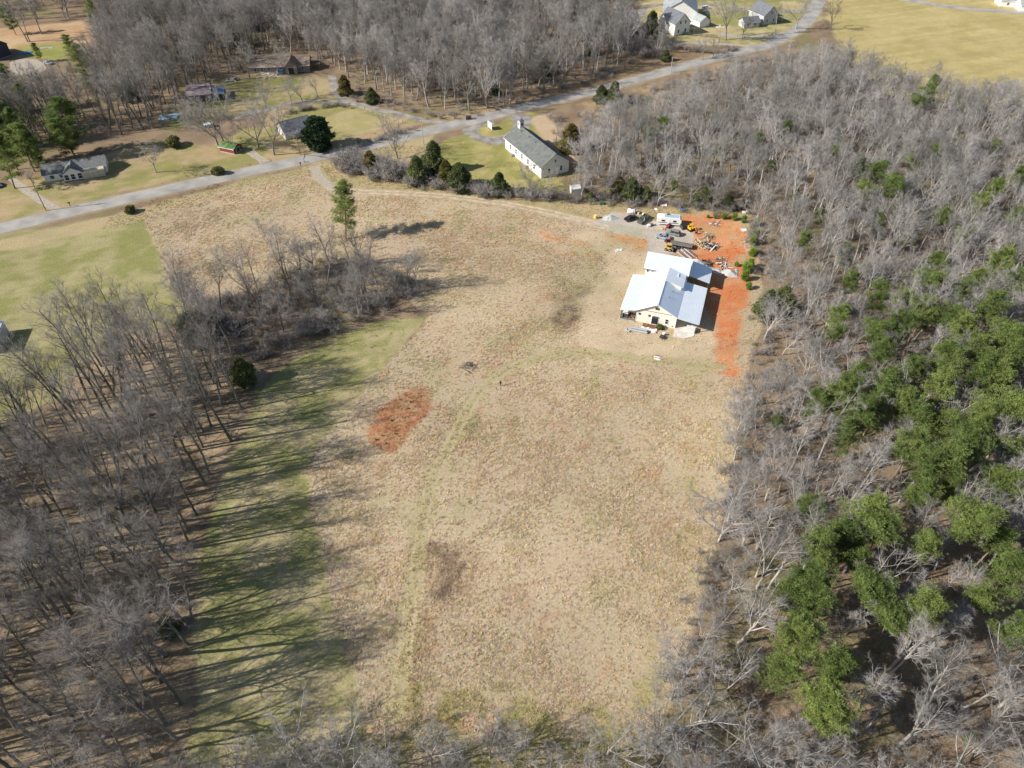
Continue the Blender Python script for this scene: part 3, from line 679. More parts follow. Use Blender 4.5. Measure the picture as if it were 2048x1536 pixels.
for nm, step in (('left', 4.8), ('copse', 6.6), ('right', 5.2), ('north', 6.2), ('northwest', 5.2), ('topleft', 8.), ('far_row', 8.), ('house_row', 6.5)):
    x, y = scatter_poly(WOODS[nm], step, {'left': .85, 'copse': .85, 'right': .88, 'topleft': .6}.get(nm, .92))
    m = dist_clear(x, y); x, y = x[m], y[m]
    for a, b in zip(x, y):
        if nm == 'right' and np.min(np.hypot(PX[:, 0] - a, PX[:, 1] - b)) < 2.6: continue
        edge = sdist(WOODS[nm], np.array([a]), np.array([b]))[0]
        h = RNG.uniform(17, 24.5) if nm in ('left',) else RNG.uniform(12, 20)
        if nm == 'copse': h = RNG.uniform(11, 18)
        if nm == 'right': h = RNG.uniform(11, 19) if edge > 6 else RNG.uniform(10, 16)
        if nm in ('north', 'northwest'): h = RNG.uniform(15, 23)
        qx, qy, _ = proj(a, b, 0)
        if nm == 'northwest' and qx < 210 and qy < 225: h = RNG.uniform(5, 9)
        if nm == 'house_row': h = RNG.uniform(6, 11)
        kind = 'vase' if (edge < 6 and RNG.random() < .75) or RNG.random() < (.5 if nm in ('right', 'north') else .25) else 'forest'
        lab, grp = WL[nm]
        dr = ldist(ROAD, np.array([a]), np.array([b]))[0]
        if nm == 'right' and dr < 45: h = RNG.uniform(4, 8) + max(0, dr - 15) * .2
        elif nm == 'right' and edge < 9: kind = 'yard'; h = RNG.uniform(9, 15)
        if nm == 'left' or nm == 'northwest' or (nm == 'copse' and RNG.random() < .7): kind = 'airy'
        if nm == 'right' or (nm in ('north', 'far_row') and RNG.random() < .25): kind = 'pale_' + kind
        if nm == 'right':
            pd = np.min(np.hypot(PX[:, 0] - a, PX[:, 1] - b)); dg = -sdist(FIELD, np.array([a]), np.array([b]))[0]
            if dg < 9: lab, grp = 'bare pale hardwood on the wood edge overhanging the tan field', 'hardwoods along the field edge'
            elif pd < 6: lab, grp = 'bare hardwood crowded in between the green pines', 'hardwoods among the pines'
            elif h > 15: lab, grp = 'tall bare hardwood in open wood away from the pines', 'tall hardwoods of the mixed wood'
        elif nm == 'left':
            if edge < 8: lab, grp = 'bare hardwood on the wood edge throwing its shadow on the mown strip', 'hardwoods along the mown strip'
            elif h > 21: lab, grp = 'tallest bare hardwood deep inside the wood beside the mown strip', 'tall hardwoods inside the wood'
            else: lab, grp = 'bare hardwood standing inside the wood behind the mown strip', 'hardwoods inside the wood'
        plant(a, b, h, kind, 'bare_tree', lab, grp)
# the low trees along the bottom edge of the field
x, y = scatter_poly(pts([(330, 1540), (480, 1490), (760, 1500), (1270, 1480), (1330, 1500), (1340, 1660), (300, 1660)]), 3.9, .97)
for a, b in zip(x, y): plant(a, b, RNG.uniform(8, 12), 'pale_yard', 'bare_tree', 'low bare tree in the hedgerow closing the foot of the tan field', 'hedgerow trees at the foot of the field')
# single yard trees: base pixel, height, label
SINGLE = [
 ((312, 345), 11, 'vase', 'bare yard tree casting a branching shadow beside the low grey house'),
 ((438, 294), 19, 'vase', 'tall bare tree with twin leaders behind the green roofed shed'),
 ((450, 290), 18, 'vase', 'tall bare tree touching the green roofed shed'),
 ((517, 296), 17, 'vase', 'bare tree between the green roofed shed and the white cottage'),
 ((549, 310), 18, 'vase', 'bare tree on the roadside beside the white cottage'),
 ((470, 300), 9, 'vase', 'small bare tree just past the green roofed shed'),
 ((795, 318), 14, 'vase', 'large bare tree rising above the row of dark cedars by the road'),
 ((605, 205), 9, 'vase', 'bare orchard tree on the lawn below the brown roofed house'),
 ((582, 207), 9, 'vase', 'bare orchard tree by the gravel lane under the brown roofed house'),
 ((635, 192), 7, 'vase', 'small bare tree by the straight drive to the brown roofed house'),
 ((533, 218), 10, 'vase', 'bare tree where the gravel lane bends towards the red barn'),
 ((500, 158), 15, 'vase', 'bare tree standing before the plain end of the brown roofed house'),
 ((555, 150), 12, 'vase', 'bare tree in front of the porch of the brown roofed house'),
 ((1061, 388), 10, 'vase', 'bare tree at the rear corner of the white chapel'),
 ((1088, 392), 11, 'vase', 'slim bare tree behind the chapel gable'),
 ((1113, 285), 7, 'forest', 'thin bare tree on the bank beside the white chapel'),
 ((1243, 215), 9, 'vase', 'bare tree beside the road near the pair of cedars'),
 ((1197, 225), 6, 'vase', 'small bare tree in front of the pair of cedars'),
 ((1451, 80), 20, 'vase', 'big bare tree on the lawn between the white and grey houses'),
 ((1483, 80), 14, 'vase', 'leaning bare tree by the drive to the grey house'),
 ((1551, 70), 12, 'forest', 'thin bare tree beside the carport of the grey house'),
 ((1592, 58), 15, 'vase', 'bare tree on the green verge past the grey house'),
 ((1312, 112), 14, 'forest', 'bare ivy clad tree on the bank below the white house'),
 ((1405, 120), 9, 'vase', 'rounded bare tree on the road bank below the dark fence'),
 ((1425, 117), 9, 'vase', 'spreading bare tree on the road bank below the dark fence'),
 ((1660, 60), 14, 'vase', 'bare tree at the corner of the golden field by the road'),
 ((406, 622), 14, 'vase', 'bare multi stemmed tree by the lawn boundary in the field'),
 ((387, 632), 12, 'vase', 'bare tree at the corner where lawn meets tan field'),
 ((503, 596), 15, 'vase', 'bare tree on the field edge of the copse with open ground behind'),
 ((547, 508), 10, 'vase', 'bare tree standing alone in tan grass beyond the copse'),
 ((628, 540), 12, 'vase', 'bare spreading tree beside the tall pine in the field'),
 ((732, 585), 12, 'forest', 'pale trunked bare tree in brush near the end of the copse'),
 ((755, 583), 11, 'forest', 'slim bare tree at the tip of the copse'),
 ((56, 84), 16, 'forest', 'tall slim bare tree standing on the tan clearing by the green lawn'),
 ((60, 83), 14, 'forest', 'slim bare tree leaning at the edge of the small green lawn'),
 ((83, 68), 16, 'forest', 'tall bare tree in the middle of the tan clearing'),
]
for p, h, k, lab in SINGLE:
    a, b = at(*p); plant(a, b, h * 1.2, 'yard' if k == 'vase' else k, 'bare_tree', lab)
EVER = [  # base pixel, height, kind, name, label, group
 ((692, 478), 19.5, 'lone_pine', 'pine_tree', 'tall lone green pine casting a long shadow on the tan field', None),
 ((640, 296), 11.5, 'magnolia', 'magnolia_tree', 'dark rounded magnolia hiding the end of the white cottage', None),
 ((262, 425), 2.2, 'bush', 'round_bush', 'small round dark bush at the lawn corner by the road', None),
 ((700, 335), 6, 'shrub', 'bare_shrub', 'brown bare thicket at the road end of the cedar row', None),
 ((722, 340), 7, 'shrub', 'bare_shrub', 'tall bare thicket against the first cedar of the row', None),
 ((742, 345), 8, 'bronze_cedar', 'cedar_tree', 'olive cedar at the road end of the cedar row', None),
 ((770, 350), 7, 'shrub', 'bare_shrub', 'grey bare thicket between the olive and dark cedars', None),
 ((835, 366), 9.5, 'cedar', 'cedar_tree', 'broad dark cedar in the row in front of the chapel lawn', None),
 ((868, 345), 11, 'cedar', 'cedar_tree', 'tallest pointed dark cedar of the row by the chapel lawn', None),
 ((896, 372), 9, 'bronze_cedar', 'cedar_tree', 'olive tinged cedar beside the gravel farm track', None),
 ((917, 377), 9, 'cedar', 'cedar_tree', 'bright green cedar touching the olive one beside the track', None),
 ((998, 387), 7.5, 'cedar', 'cedar_tree', 'cedar standing alone between the chapel and the farm track', None),
 ((1140, 303), 10.5, 'bronze_cedar', 'cedar_tree', 'bronze green cedar behind the chapel roof', None),
 ((1202, 205), 7, 'cedar', 'cedar_tree', 'smaller cedar of the pair at the roadside bend', None),
 ((1226, 208), 9, 'cedar', 'cedar_tree', 'taller darker cedar of the pair at the roadside bend', None),
 ((1301, 66), 10, 'cedar', 'cedar_tree', 'dark cedar beside the white gabled house', None),
 ((1330, 122), 5, 'cedar', 'cedar_tree', 'dark ivy mound at the foot of the tree on the road bank', None),
 ((1262, 398), 7.5, 'cedar', 'cedar_tree', 'dark cedar at the wood edge behind the parked cars', None),
 ((1290, 400), 5, 'cedar', 'cedar_tree', 'short cedar at the wood edge above the black car', None),
 ((1235, 392), 7, 'bronze_cedar', 'cedar_tree', 'olive cedar at the wood edge above the farm track', None),
 ((1180, 400), 3, 'cedar', 'cedar_tree', 'low cedar bush near the small white shed', None),
 ((1390, 412), 4, 'cedar', 'cedar_tree', 'low cedar at the wood edge behind the blue tarp', None),
 ((1455, 415), 4.5, 'cedar', 'cedar_tree', 'low cedar at the wood edge behind the row of pine saplings', None),
 ((1420, 414), 3.5, 'bronze_cedar', 'cedar_tree', 'low olive cedar between two dark ones at the wood edge', None),
 ((1530, 630), 8, 'cedar', 'cedar_tree', 'broad dark cedar at the wood edge facing the red clay strip', None),
 ((1560, 625), 8.5, 'cedar', 'cedar_tree', 'dark cedar hidden behind the broad one facing the clay strip', None),
 ((492, 766), 7.5, 'cedar', 'cedar_tree', 'dark green cedar at the wood edge casting a solid shadow', None),
 ((400, 668), 6, 'bush', 'evergreen_bush', 'green privet mass beside the scrap heap', None),
 ((425, 662), 5, 'bush', 'evergreen_bush', 'green privet clump touching the scrap heap', None),
 ((342, 1262), 4.6, 'cedar', 'cedar_tree', 'small cedar at the wood edge with a blob of shadow on the strip', None),
 ((348, 293), 3.5, 'bush', 'round_bush', 'big round olive bush on the tan lawn near the green roofed shed', None),
 ((438, 348), 2.5, 'bush', 'roadside_bush', 'low dark bush on the road verge', None),
 ((410, 350), 2.2, 'shrub', 'bare_shrub', 'low bare shrub on the road verge beside the dark bush', None),
 ((118, 380), 2.5, 'shrub', 'bare_shrub', 'low bare shrub on the lawn in front of the low grey house', None),
 ((60, 358), 4, 'shrub', 'bare_shrub', 'bare shrub beside the gravel drive of the low grey house', None),
 ((1408, 50), 3.2, 'cedar', 'cedar_tree', 'small cedar on the lawn beside the white garage', None),
 ((692, 190), 8, 'bronze_cedar', 'cedar_tree', 'grey green cedar at the lane junction', None),
 ((1320, 657), 1.1, 'bush', 'round_bush', 'olive bush by the door of the metal roofed house', None),
]
for p, h, k, nm, lab, g in EVER:
    a, b = at(*p); plant(a, b, h, k, nm, lab, g)
for (px, py, h, lab) in [(105, 215, 22, 'big pale green pine with layered crown behind the low grey house'), (125, 250, 17, 'lower pine leaning against the big layered pine'), (150, 98, 16, 'dark pine at the edge of the small green lawn'),
        (142, 80, 14, 'tall pine beside the small green lawn'), (165, 150, 10, 'small pine in the wood above the big layered pine'), (0, 205, 22, 'dark pine at the wood edge beyond the low grey house'), (20, 240, 20, 'dark pine behind the low grey house roof'),
        (-10, 250, 21, 'dark pine deep in the wood beyond the low grey house'), (72, 92, 9, 'young pine standing on the small green lawn'), (30, 262, 19, 'dark pine rising over the low grey house chimney end'), (55, 285, 15, 'shorter pine between the low grey house and the dark pines'), (5, 150, 20, 'dark pine beside the gravel turning circle'), (35, 190, 19, 'dark pine in the wood below the gravel turning circle'), (-15, 290, 20, 'broad dark pine behind the gravel drive of the low grey house'), (10, 20, 15, 'dark pine at the back of the tan clearing'), (170, 12, 14, 'pine in the wood behind the tan clearing')]:
    x, y = at(px, py, h * .78); plant(x, y, h, 'lone_pine', 'pine_tree', lab)
for px, py, h in [(880, 60, 9), (745, 205, 6), (1090, 150, 7), (990, 190, 5), (500, 60, 11), (470, 95, 10), (610, 40, 10), (1000, 40, 9), (330, 120, 9), (260, 200, 8), (690, 100, 8), (1180, 110, 7), (420, 30, 11), (560, 60, 8)]:
    a, b = at(px, py); plant(a, b, h, 'cedar', 'cedar_tree', 'dark cedar showing between bare trunks in the woods beyond the road', 'cedars in the woods beyond the road')
for px, py, h in [(1467, 440, 2.8), (1447, 438, 2.2), (1486, 445, 2.6), (1512, 452, 2.8), (1430, 437, 1.4), (1505, 490, 3), (1503, 512, 3), (1492, 545, 3.6), (1498, 535, 3.2), (1488, 560, 3.2), (1472, 532, 1.6), (1496, 578, 2.2), (1416, 436, 1.2), (1510, 475, 2.6)]:
    a, b = at(px, py); plant(a, b, h, 'sapling', 'pine_sapling', 'bright green pine sapling on the rim of the red clay yard', 'pine saplings round the clay yard')
for px, py in [(782, 842), (800, 800), (815, 818), (765, 872), (752, 880), (772, 888), (790, 868), (820, 805)]:
    a, b = at(px, py); plant(a, b, .5, 'sapling', 'green_weed', 'small bright green weed clump in the rust coloured sedge patch', 'green weeds in the sedge patch')

# which hardwoods stand as individuals: the ones that show largest
SHX, SHY = math.cos(R(SUN_AZ)) / math.tan(R(SUN_EL)), math.sin(R(SUN_AZ)) / math.tan(R(SUN_EL))
def in_view(x, y, h, m=60):
    for z, ox in ((0, 0), (h * .6, 0), (h, 0)):
        px, py, fw = proj(x, y, z)
        if -m < px < 2048 + m and -m < py < 1536 + m: return fw
    return 0
inst, copies = [], {}
wild = []
for i, t in enumerate(TREES):
    fw = in_view(*t[:3], 90)
    sh = any(in_view(t[0] + SHX * t[2] * k, t[1] + SHY * t[2] * k, 0, 0) for k in (.4, .7, 1.))
    if not fw and not sh: continue
    if t[4] == 'bare_tree' and t[6]: wild.append((t[2] / fw if in_view(*t[:3], -10) else 0, i))
    elif fw: inst.append(i)
wild.sort(reverse=True)
n_single = sum(1 for i in inst if TREES[i][4] == 'bare_tree')
inst += [i for s, i in wild[:300 - n_single] if s > 0]; rest = [i for s, i in wild[300 - n_single:]]
for i in inst:
    x, y, h, kind, name, label, group = TREES[i]
    k = int(RNG.integers(len(PROTO[kind]))); tr, cr = PROTO[kind][k]; s = h / REFH[kind]
    e = empty(name, (x, y), RNG.uniform(0, 6.28), label, 'tree' if 'tree' in name or name == 'pine_sapling' else ('weed' if 'weed' in name else 'shrub'), group)
    w = s * RNG.uniform(.88, 1.15) * (1.8 if 'big pale green' in label else 1.25 if kind == 'lone_pine' else 1.2 if 'yard' in kind else 1); e.scale = (w, w, s); e.rotation_euler[0] = RNG.normal(0, .03); e.rotation_euler[1] = RNG.normal(0, .03)
    st = 'stem' if kind in ('shrub', 'bush') else 'trunk'
    link(st, tr, e); link('crown', cr, e)

# ------------------------------------------------------------------ scattered stuff (geometry nodes)
def scatter(name, P, rot, scl, idx, meshes, label=None, cat=None, col=None):
    me = bpy.data.meshes.new(name); me.vertices.add(len(P)); me.vertices.foreach_set('co', np.asarray(P, np.float32).ravel())
    def attr(n, typ, dom, key, val): a = me.attributes.new(n, typ, dom); a.data.foreach_set(key, val)
    attr('rot', 'FLOAT_VECTOR', 'POINT', 'vector', np.asarray(rot, np.float32).ravel())
    attr('scl', 'FLOAT_VECTOR', 'POINT', 'vector', np.asarray(scl, np.float32).ravel())
    attr('idx', 'INT', 'POINT', 'value', np.asarray(idx, np.int32))
    if col is not None: attr('col', 'FLOAT_COLOR', 'POINT', 'color', np.concatenate([col, np.ones((len(col), 1))], 1).astype(np.float32).ravel())
    me.update()
    o = link(name, me); setp(o, label, cat, None, 'stuff')
    ng = bpy.data.node_groups.new(name + '_scatter', 'GeometryNodeTree')
    ng.interface.new_socket('Geometry', in_out='INPUT', socket_type='NodeSocketGeometry'); ng.interface.new_socket('Geometry', in_out='OUTPUT', socket_type='NodeSocketGeometry')
    n = ng.nodes; l = ng.links; gi = n.new('NodeGroupInput'); go = n.new('NodeGroupOutput'); jn = n.new('GeometryNodeJoinGeometry')
    mp = n.new('GeometryNodeMeshToPoints'); l.new(gi.outputs[0], mp.inputs[0])
    def named(nm, typ):
        a = n.new('GeometryNodeInputNamedAttribute'); a.data_type = typ; a.inputs[0].default_value = nm; return a.outputs[0]
    ra, sa, ia = named('rot', 'FLOAT_VECTOR'), named('scl', 'FLOAT_VECTOR'), named('idx', 'INT')
    for k, m in enumerate(meshes):
        po = bpy.data.objects.new(name + '_source', m)
        oi = n.new('GeometryNodeObjectInfo'); oi.inputs[0].default_value = po; oi.inputs[1].default_value = True
        cm = n.new('FunctionNodeCompare'); cm.data_type = 'INT'; cm.operation = 'EQUAL'; l.new(ia, cm.inputs[2]); cm.inputs[3].default_value = k
        ip = n.new('GeometryNodeInstanceOnPoints'); l.new(mp.outputs[0], ip.inputs['Points']); l.new(cm.outputs[0], ip.inputs['Selection'])
        l.new(oi.outputs['Geometry'], ip.inputs['Instance']); l.new(ra, ip.inputs['Rotation']); l.new(sa, ip.inputs['Scale'])
        l.new(ip.outputs[0], jn.inputs[0])
    l.new(jn.outputs[0], go.inputs[0])
    md = o.modifiers.new('scatter', 'NODES'); md.node_group = ng
    return o
def joined(pair):
    """trunk and crown of a tree as one mesh, for the distant wood"""
    out_v, faces, mats, mi = [], [], [], []; off = 0
    for k, me in enumerate(pair):
        v = np.empty(len(me.vertices) * 3, np.float32); me.vertices.foreach_get('co', v); v = v.reshape(-1, 3)
        li = np.empty(len(me.loops), np.int32); me.loops.foreach_get('vertex_index', li)
        lt = np.empty(len(me.polygons), np.int32); me.polygons.foreach_get('loop_total', lt)
        ls = np.empty(len(me.polygons), np.int32); me.polygons.foreach_get('loop_start', ls)
        for n in (3, 4):
            s = ls[lt == n]
            if len(s): faces.append(li[s[:, None] + np.arange(n)] + off); mi += [k] * len(s)
        out_v.append(v); off += len(v); mats.append(me.materials[0].name)
    return np_mesh('distant_tree', np.vstack(out_v), faces, mats, mi)
if rest:
    KO = {}; far_protos = []
    for kk in ('forest', 'vase', 'pale_forest', 'pale_vase', 'pale_yard', 'yard', 'airy'): KO[kk] = len(far_protos); far_protos += [joined(p) for p in PROTO[kk]]
    P, ro, sc, ix = [], [], [], []
    for i in rest:
        x, y, h, kind = TREES[i][:4]; s = h / 20
        P.append((x, y, 0)); ro.append((RNG.normal(0, .04), RNG.normal(0, .04), RNG.uniform(0, 6.28))); w = s * RNG.uniform(.88, 1.2); sc.append((w, w, s))
        ix.append(KO[kind] + int(RNG.integers(len(PROTO[kind]))))
    scatter('bare_woodland', P, ro, sc, ix, far_protos, 'mass of leafless grey woodland filling in round and behind the single trees', 'woodland')
# brush below and between the trees
P, ro, sc, ix = [], [], [], []
for nm, step, keep in (('left', 3.4, .42), ('copse', 2.1, .8), ('right', 2.9, .6), ('north', 3.6, .6), ('northwest', 3.2, .7), ('house_row', 2.2, .8)):
    x, y = scatter_poly(WOODS[nm], step, keep); m = dist_clear(x, y)
    for a, b in zip(x[m], y[m]):
        if not in_view(a, b, 3, 30): continue
        s = RNG.uniform(.35, 1.0) * (1.15 if nm in ('copse', 'house_row') else .85); P.append((a, b, 0)); ro.append((0, 0, RNG.uniform(0, 6.28))); sc.append((s * 1.2, s * 1.2, s)); ix.append(int(RNG.integers(3)))
def along_px(l, n, spread, smin, smax):
    q = smooth_line(pts(l)); seg = np.concatenate([[0], np.cumsum(np.hypot(*np.diff(q, axis=0).T))])
    for t in RNG.uniform(0, seg[-1], n):
        a = np.interp(t, seg, q[:, 0]) + RNG.normal(0, spread); b = np.interp(t, seg, q[:, 1]) + RNG.normal(0, spread)
        s = RNG.uniform(smin, smax); P.append((a, b, 0)); ro.append((0, 0, RNG.uniform(0, 6.28))); sc.append((s * 1.2, s * 1.2, s)); ix.append(int(RNG.integers(3)))
along_px([(1140, 395), (1250, 405), (1380, 415), (1500, 425)], 90, 2., .4, 1.)
along_px([(690, 345), (780, 362), (900, 378), (1010, 392), (1130, 396)], 110, 1.6, .5, 1.4)
along_px([(670, 325), (720, 335), (790, 350), (830, 362)], 45, 2.2, .9, 2.0)
along_px([(700, 195), (760, 205), (880, 232), (960, 225), (1100, 182), (1230, 142), (1300, 110)], 120, 2., .3, .8)
along_px([(560, 235), (600, 222), (660, 212), (700, 215)], 40, 1.2, .4, .8)
along_px([(690, 305), (730, 292), (800, 268), (830, 258)], 40, 1.2, .4, .8)
along_px([(1100, 240), (1130, 270), (1150, 300), (1180, 240), (1300, 195), (1480, 125)], 130, 3., .4, 1.1)
along_px([(1500, 440), (1535, 560), (1525, 700), (1490, 800), (1470, 950), (1440, 1100), (1400, 1250)], 140, 2., .3, .9)
along_px([(1340, 95), (1420, 105), (1480, 98)], 40, 1.2, .4, .8)
along_px([(560, 690), (650, 655), (760, 615), (850, 585)], 60, 1.6, .5, 1.1)
scatter('undergrowth', P, ro, sc, ix, [joined(p) for p in PROTO['shrub']], 'tangle of bare brush under the trees and along the wood edges', 'undergrowth')

# grass tufts
def tuft(seed, n=13, H=.22, spread=.32):
    r = np.random.default_rng(seed); az = r.uniform(0, 6.28, n); lean = r.uniform(.15, 1.0, n)
    b = np.stack([r.normal(0, spread * .35, n), r.normal(0, spread * .35, n), np.zeros(n)], 1)
    d = np.stack([np.cos(az) * np.sin(lean), np.sin(az) * np.sin(lean), np.cos(lean)], 1); L = H * r.uniform(.6, 1.3, n)[:, None]
    m = b + d * L * .6; t = b + d * L + np.stack([np.cos(az), np.sin(az), -np.ones(n) * .5], 1) * L * .28
    s = np.stack([-np.sin(az), np.cos(az), np.zeros(n)], 1) * .035
    v = np.stack([b - s, b + s, m + s * .8, m - s * .8, t], 1).reshape(-1, 3); i = (np.arange(n) * 5)[:, None]
    return np_mesh('grass_tuft', v, [i + np.array([[0, 1, 2, 3]]), i + np.array([[3, 2, 4]])], ['tuft'])
TUFTS = [tuft(s) for s in range(80, 85)]
lo, hi = FIELD.min(0), FIELD.max(0)
n = 380000
x = RNG.uniform(-130, 75, n); y = RNG.uniform(38, 260, n)
px, py, _ = proj(x, y, 0); vis = (px > -40) & (px < 2090) & (py < 1580)
x, y = x[vis], y[vis]; col, dens = cover(x, y)
clump = np.clip((N2.fbm(x, y, 3.5, 3) - .25) * 2.2, .35, 1.2)
keep = (RNG.random(len(x)) < np.clip(dens * clump, 0, 1)) & (ldist(ROAD, x, y) > 4) & (ldist(DRIVE, x, y) > 2.3)
x, y, col = x[keep], y[keep], col[keep]; k = len(x)
var = RNG.uniform(1.5, 2.15, (k, 1)); gry = col.mean(1, keepdims=True); col = np.clip((col * .8 + gry * .2) * var * np.array([1.01, 1., .97]), 0, .9)
s = RNG.uniform(.6, 1.5, k) * (.75 + .5 * N3(x, y, 6)); 
pal = np.array([(1.0, 1.0, 1.0), (.95, .99, 1.1), (.84, .93, .66), (1.08, .95, .82), (1.05, 1.02, .96), (.8, .8, .86)])[RNG.choice(6, k, p=[.3, .25, .14, .08, .15, .08])]
col = np.clip(col * pal, 0, .9)
scatter('dry_grass', np.c_[x, y, np.zeros(k)], np.c_[np.zeros(k), np.zeros(k), RNG.uniform(0, 6.28, k)], np.c_[s, s, s * RNG.uniform(.7, 1.3, k)], RNG.integers(0, 5, k), TUFTS,
        'rough tan grass and sedge covering the open field', 'grass', col=col)
print('TREES', len(TREES), 'individuals', len(inst), 'rest', len(rest), 'brush', len(P), 'tufts', k)
#@@OBJECTS
# ------------------------------------------------------------------ buildings
def face_frame(face, L, Wd):
    return {'S': ((-L / 2, -Wd / 2), (1, 0), (0, -1)), 'N': ((L / 2, Wd / 2), (-1, 0), (0, 1)), 'E': ((L / 2, -Wd / 2), (0, 1), (1, 0)), 'W': ((-L / 2, Wd / 2), (0, -1), (-1, 0))}[face]
def opening(parent, o, d, nrm, u, z, w, h, kind='window', frame='trim_white', pane='pane', bars=1):
    """window or door set on a wall face: frame stands proud, pane sits inside it"""
    cx, cy = o[0] + d[0] * u, o[1] + d[1] * u
    def bx(mb, u0, u1, z0, z1, t0, t1):
        c = [(cx + d[0] * a + nrm[0] * t, cy + d[1] * a + nrm[1] * t) for t in (t0, t1) for a in (u0, u1)]
        q = [c[0], c[1], c[3], c[2]]
        mb.hexa([(x, y, z0) for x, y in q], [(x, y, z1) for x, y in q])
    f = MB(); k = .09
    bx(f, -w / 2 - k, -w / 2, z - k, z + h + k, -.02, .07); bx(f, w / 2, w / 2 + k, z - k, z + h + k, -.02, .07)
    bx(f, -w / 2, w / 2, z + h, z + h + k, -.02, .07)
    if kind == 'window':
        bx(f, -w / 2, w / 2, z - k, z, -.02, .09)
        if bars: bx(f, -w / 2, w / 2, z + h / 2 - .03, z + h / 2 + .03, -.02, .06)
    fo = f.build(kind, frame, parent)
    p = MB(); bx(p, -w / 2, w / 2, z, z + h, -.02, .035)
    p.build('pane' if kind == 'window' else 'door_leaf', pane, fo)
    return fo
def house(name, label, xy, rz, L, Wd, he, hr, wall, roof, cat='house', over=.45, wins=(), doors=(), chimney=None, base=.25, trim='trim_white', frame='trim_white'):
    """gable house, ridge along local x; wins/doors: (face, u, z, w, h)"""
    e = empty(name, xy, rz, label, cat)
    MB().box(-L / 2 + .05, L / 2 - .05, -Wd / 2 + .05, Wd / 2 - .05, -.1, base).build('foundation', 'concrete', e)
    MB().prism([(-Wd / 2, base), (Wd / 2, base), (Wd / 2, he), (0, hr), (-Wd / 2, he)], 'x', -L / 2, L / 2).build('wall', wall, e)
    sl = (hr - he) / (Wd / 2); t = .14; r = None
    for s in (-1, 1):
        y1 = s * (Wd / 2 + over); z1 = he - sl * over + t; z0 = hr + t + .01
        p = [(-L / 2 - over, 0, z0), (-L / 2 - over, y1, z1), (L / 2 + over, y1, z1), (L / 2 + over, 0, z0)]
        if s > 0: p = p[::-1]
        r = MB().slab(p, t - .01).build('roof', roof, e)
        fz = MB(); fz.box(-L / 2 - over + .02, L / 2 + over - .02, min(y1, y1 + s * .04), max(y1, y1 + s * .04), z1 - .2, z1 - .01)
        fz.build('fascia', trim, r)
    cap = MB().prism([(-.18, hr + t + .0), (.18, hr + t + .0), (0, hr + t + .09)], 'x', -L / 2 - over + .03, L / 2 + over - .03).build('ridge_cap', roof, r)
    for fc, u, z, w, h in wins:
        o, d, n = face_frame(fc, L, Wd); opening(e, o, d, n, u, z, w, h, frame=frame)
    for fc, u, z, w, h, m in doors:
        o, d, n = face_frame(fc, L, Wd); opening(e, o, d, n, u, z, w, h, 'door', frame=frame, pane=m)
    if chimney:
        x, y, w, zt = chimney; MB().box(x - w / 2, x + w / 2, y - w / 2, y + w / 2, he, zt).build('chimney', 'brick_wall', r)
    return e
def gable_wing(e, x0, x1, y0, y1, he, hr, wall, roof, over=.4, base=.2, ends='S'):
    """wing whose ridge runs along local y"""
    cx = (x0 + x1) / 2
    MB().prism([(x0, base), (x1, base), (x1, he), (cx, hr), (x0, he)], 'y', y0, y1).build('wing_wall', wall, e)
    sl = (hr - he) / ((x1 - x0) / 2)
    for s in (-1, 1):
        xe = cx + s * ((x1 - x0) / 2 + over); ze = he - sl * over + .14
        p = [(cx, y0 - over, hr + .15), (cx, y1 + .2, hr + .15), (xe, y1 + .2, ze), (xe, y0 - over, ze)]
        if s > 0: p = p[::-1]
        MB().slab(p[::-1], .13).build('wing_roof', roof, e)
def lean_to(e, p, t, m, name='lean_to_roof'): return MB().slab(p, t).build(name, m, e)
def ribs_on(roof, p0, p1, q0, q1, step, m, h=.035, w=.05):
    """standing seams: p0->p1 is the upper edge, q0->q1 the lower edge"""
    p0, p1, q0, q1 = map(lambda a: np.array(a, float), (p0, p1, q0, q1)); n = int(np.linalg.norm(p1 - p0) / step); mb = MB()
    d = (p1 - p0) / np.linalg.norm(p1 - p0) * w / 2; up = np.array([0, 0, h])
    for k in range(n + 1):
        a = p0 + (p1 - p0) * (k + .5) / (n + 1); b = q0 + (q1 - q0) * (k + .5) / (n + 1)
        mb.hexa([a - d, a + d, b + d, b - d], [a - d * .5 + up, a + d * .5 + up, b + d * .5 + up, b - d * .5 + up])
    o = mb.build('standing_seams', m, roof); return o

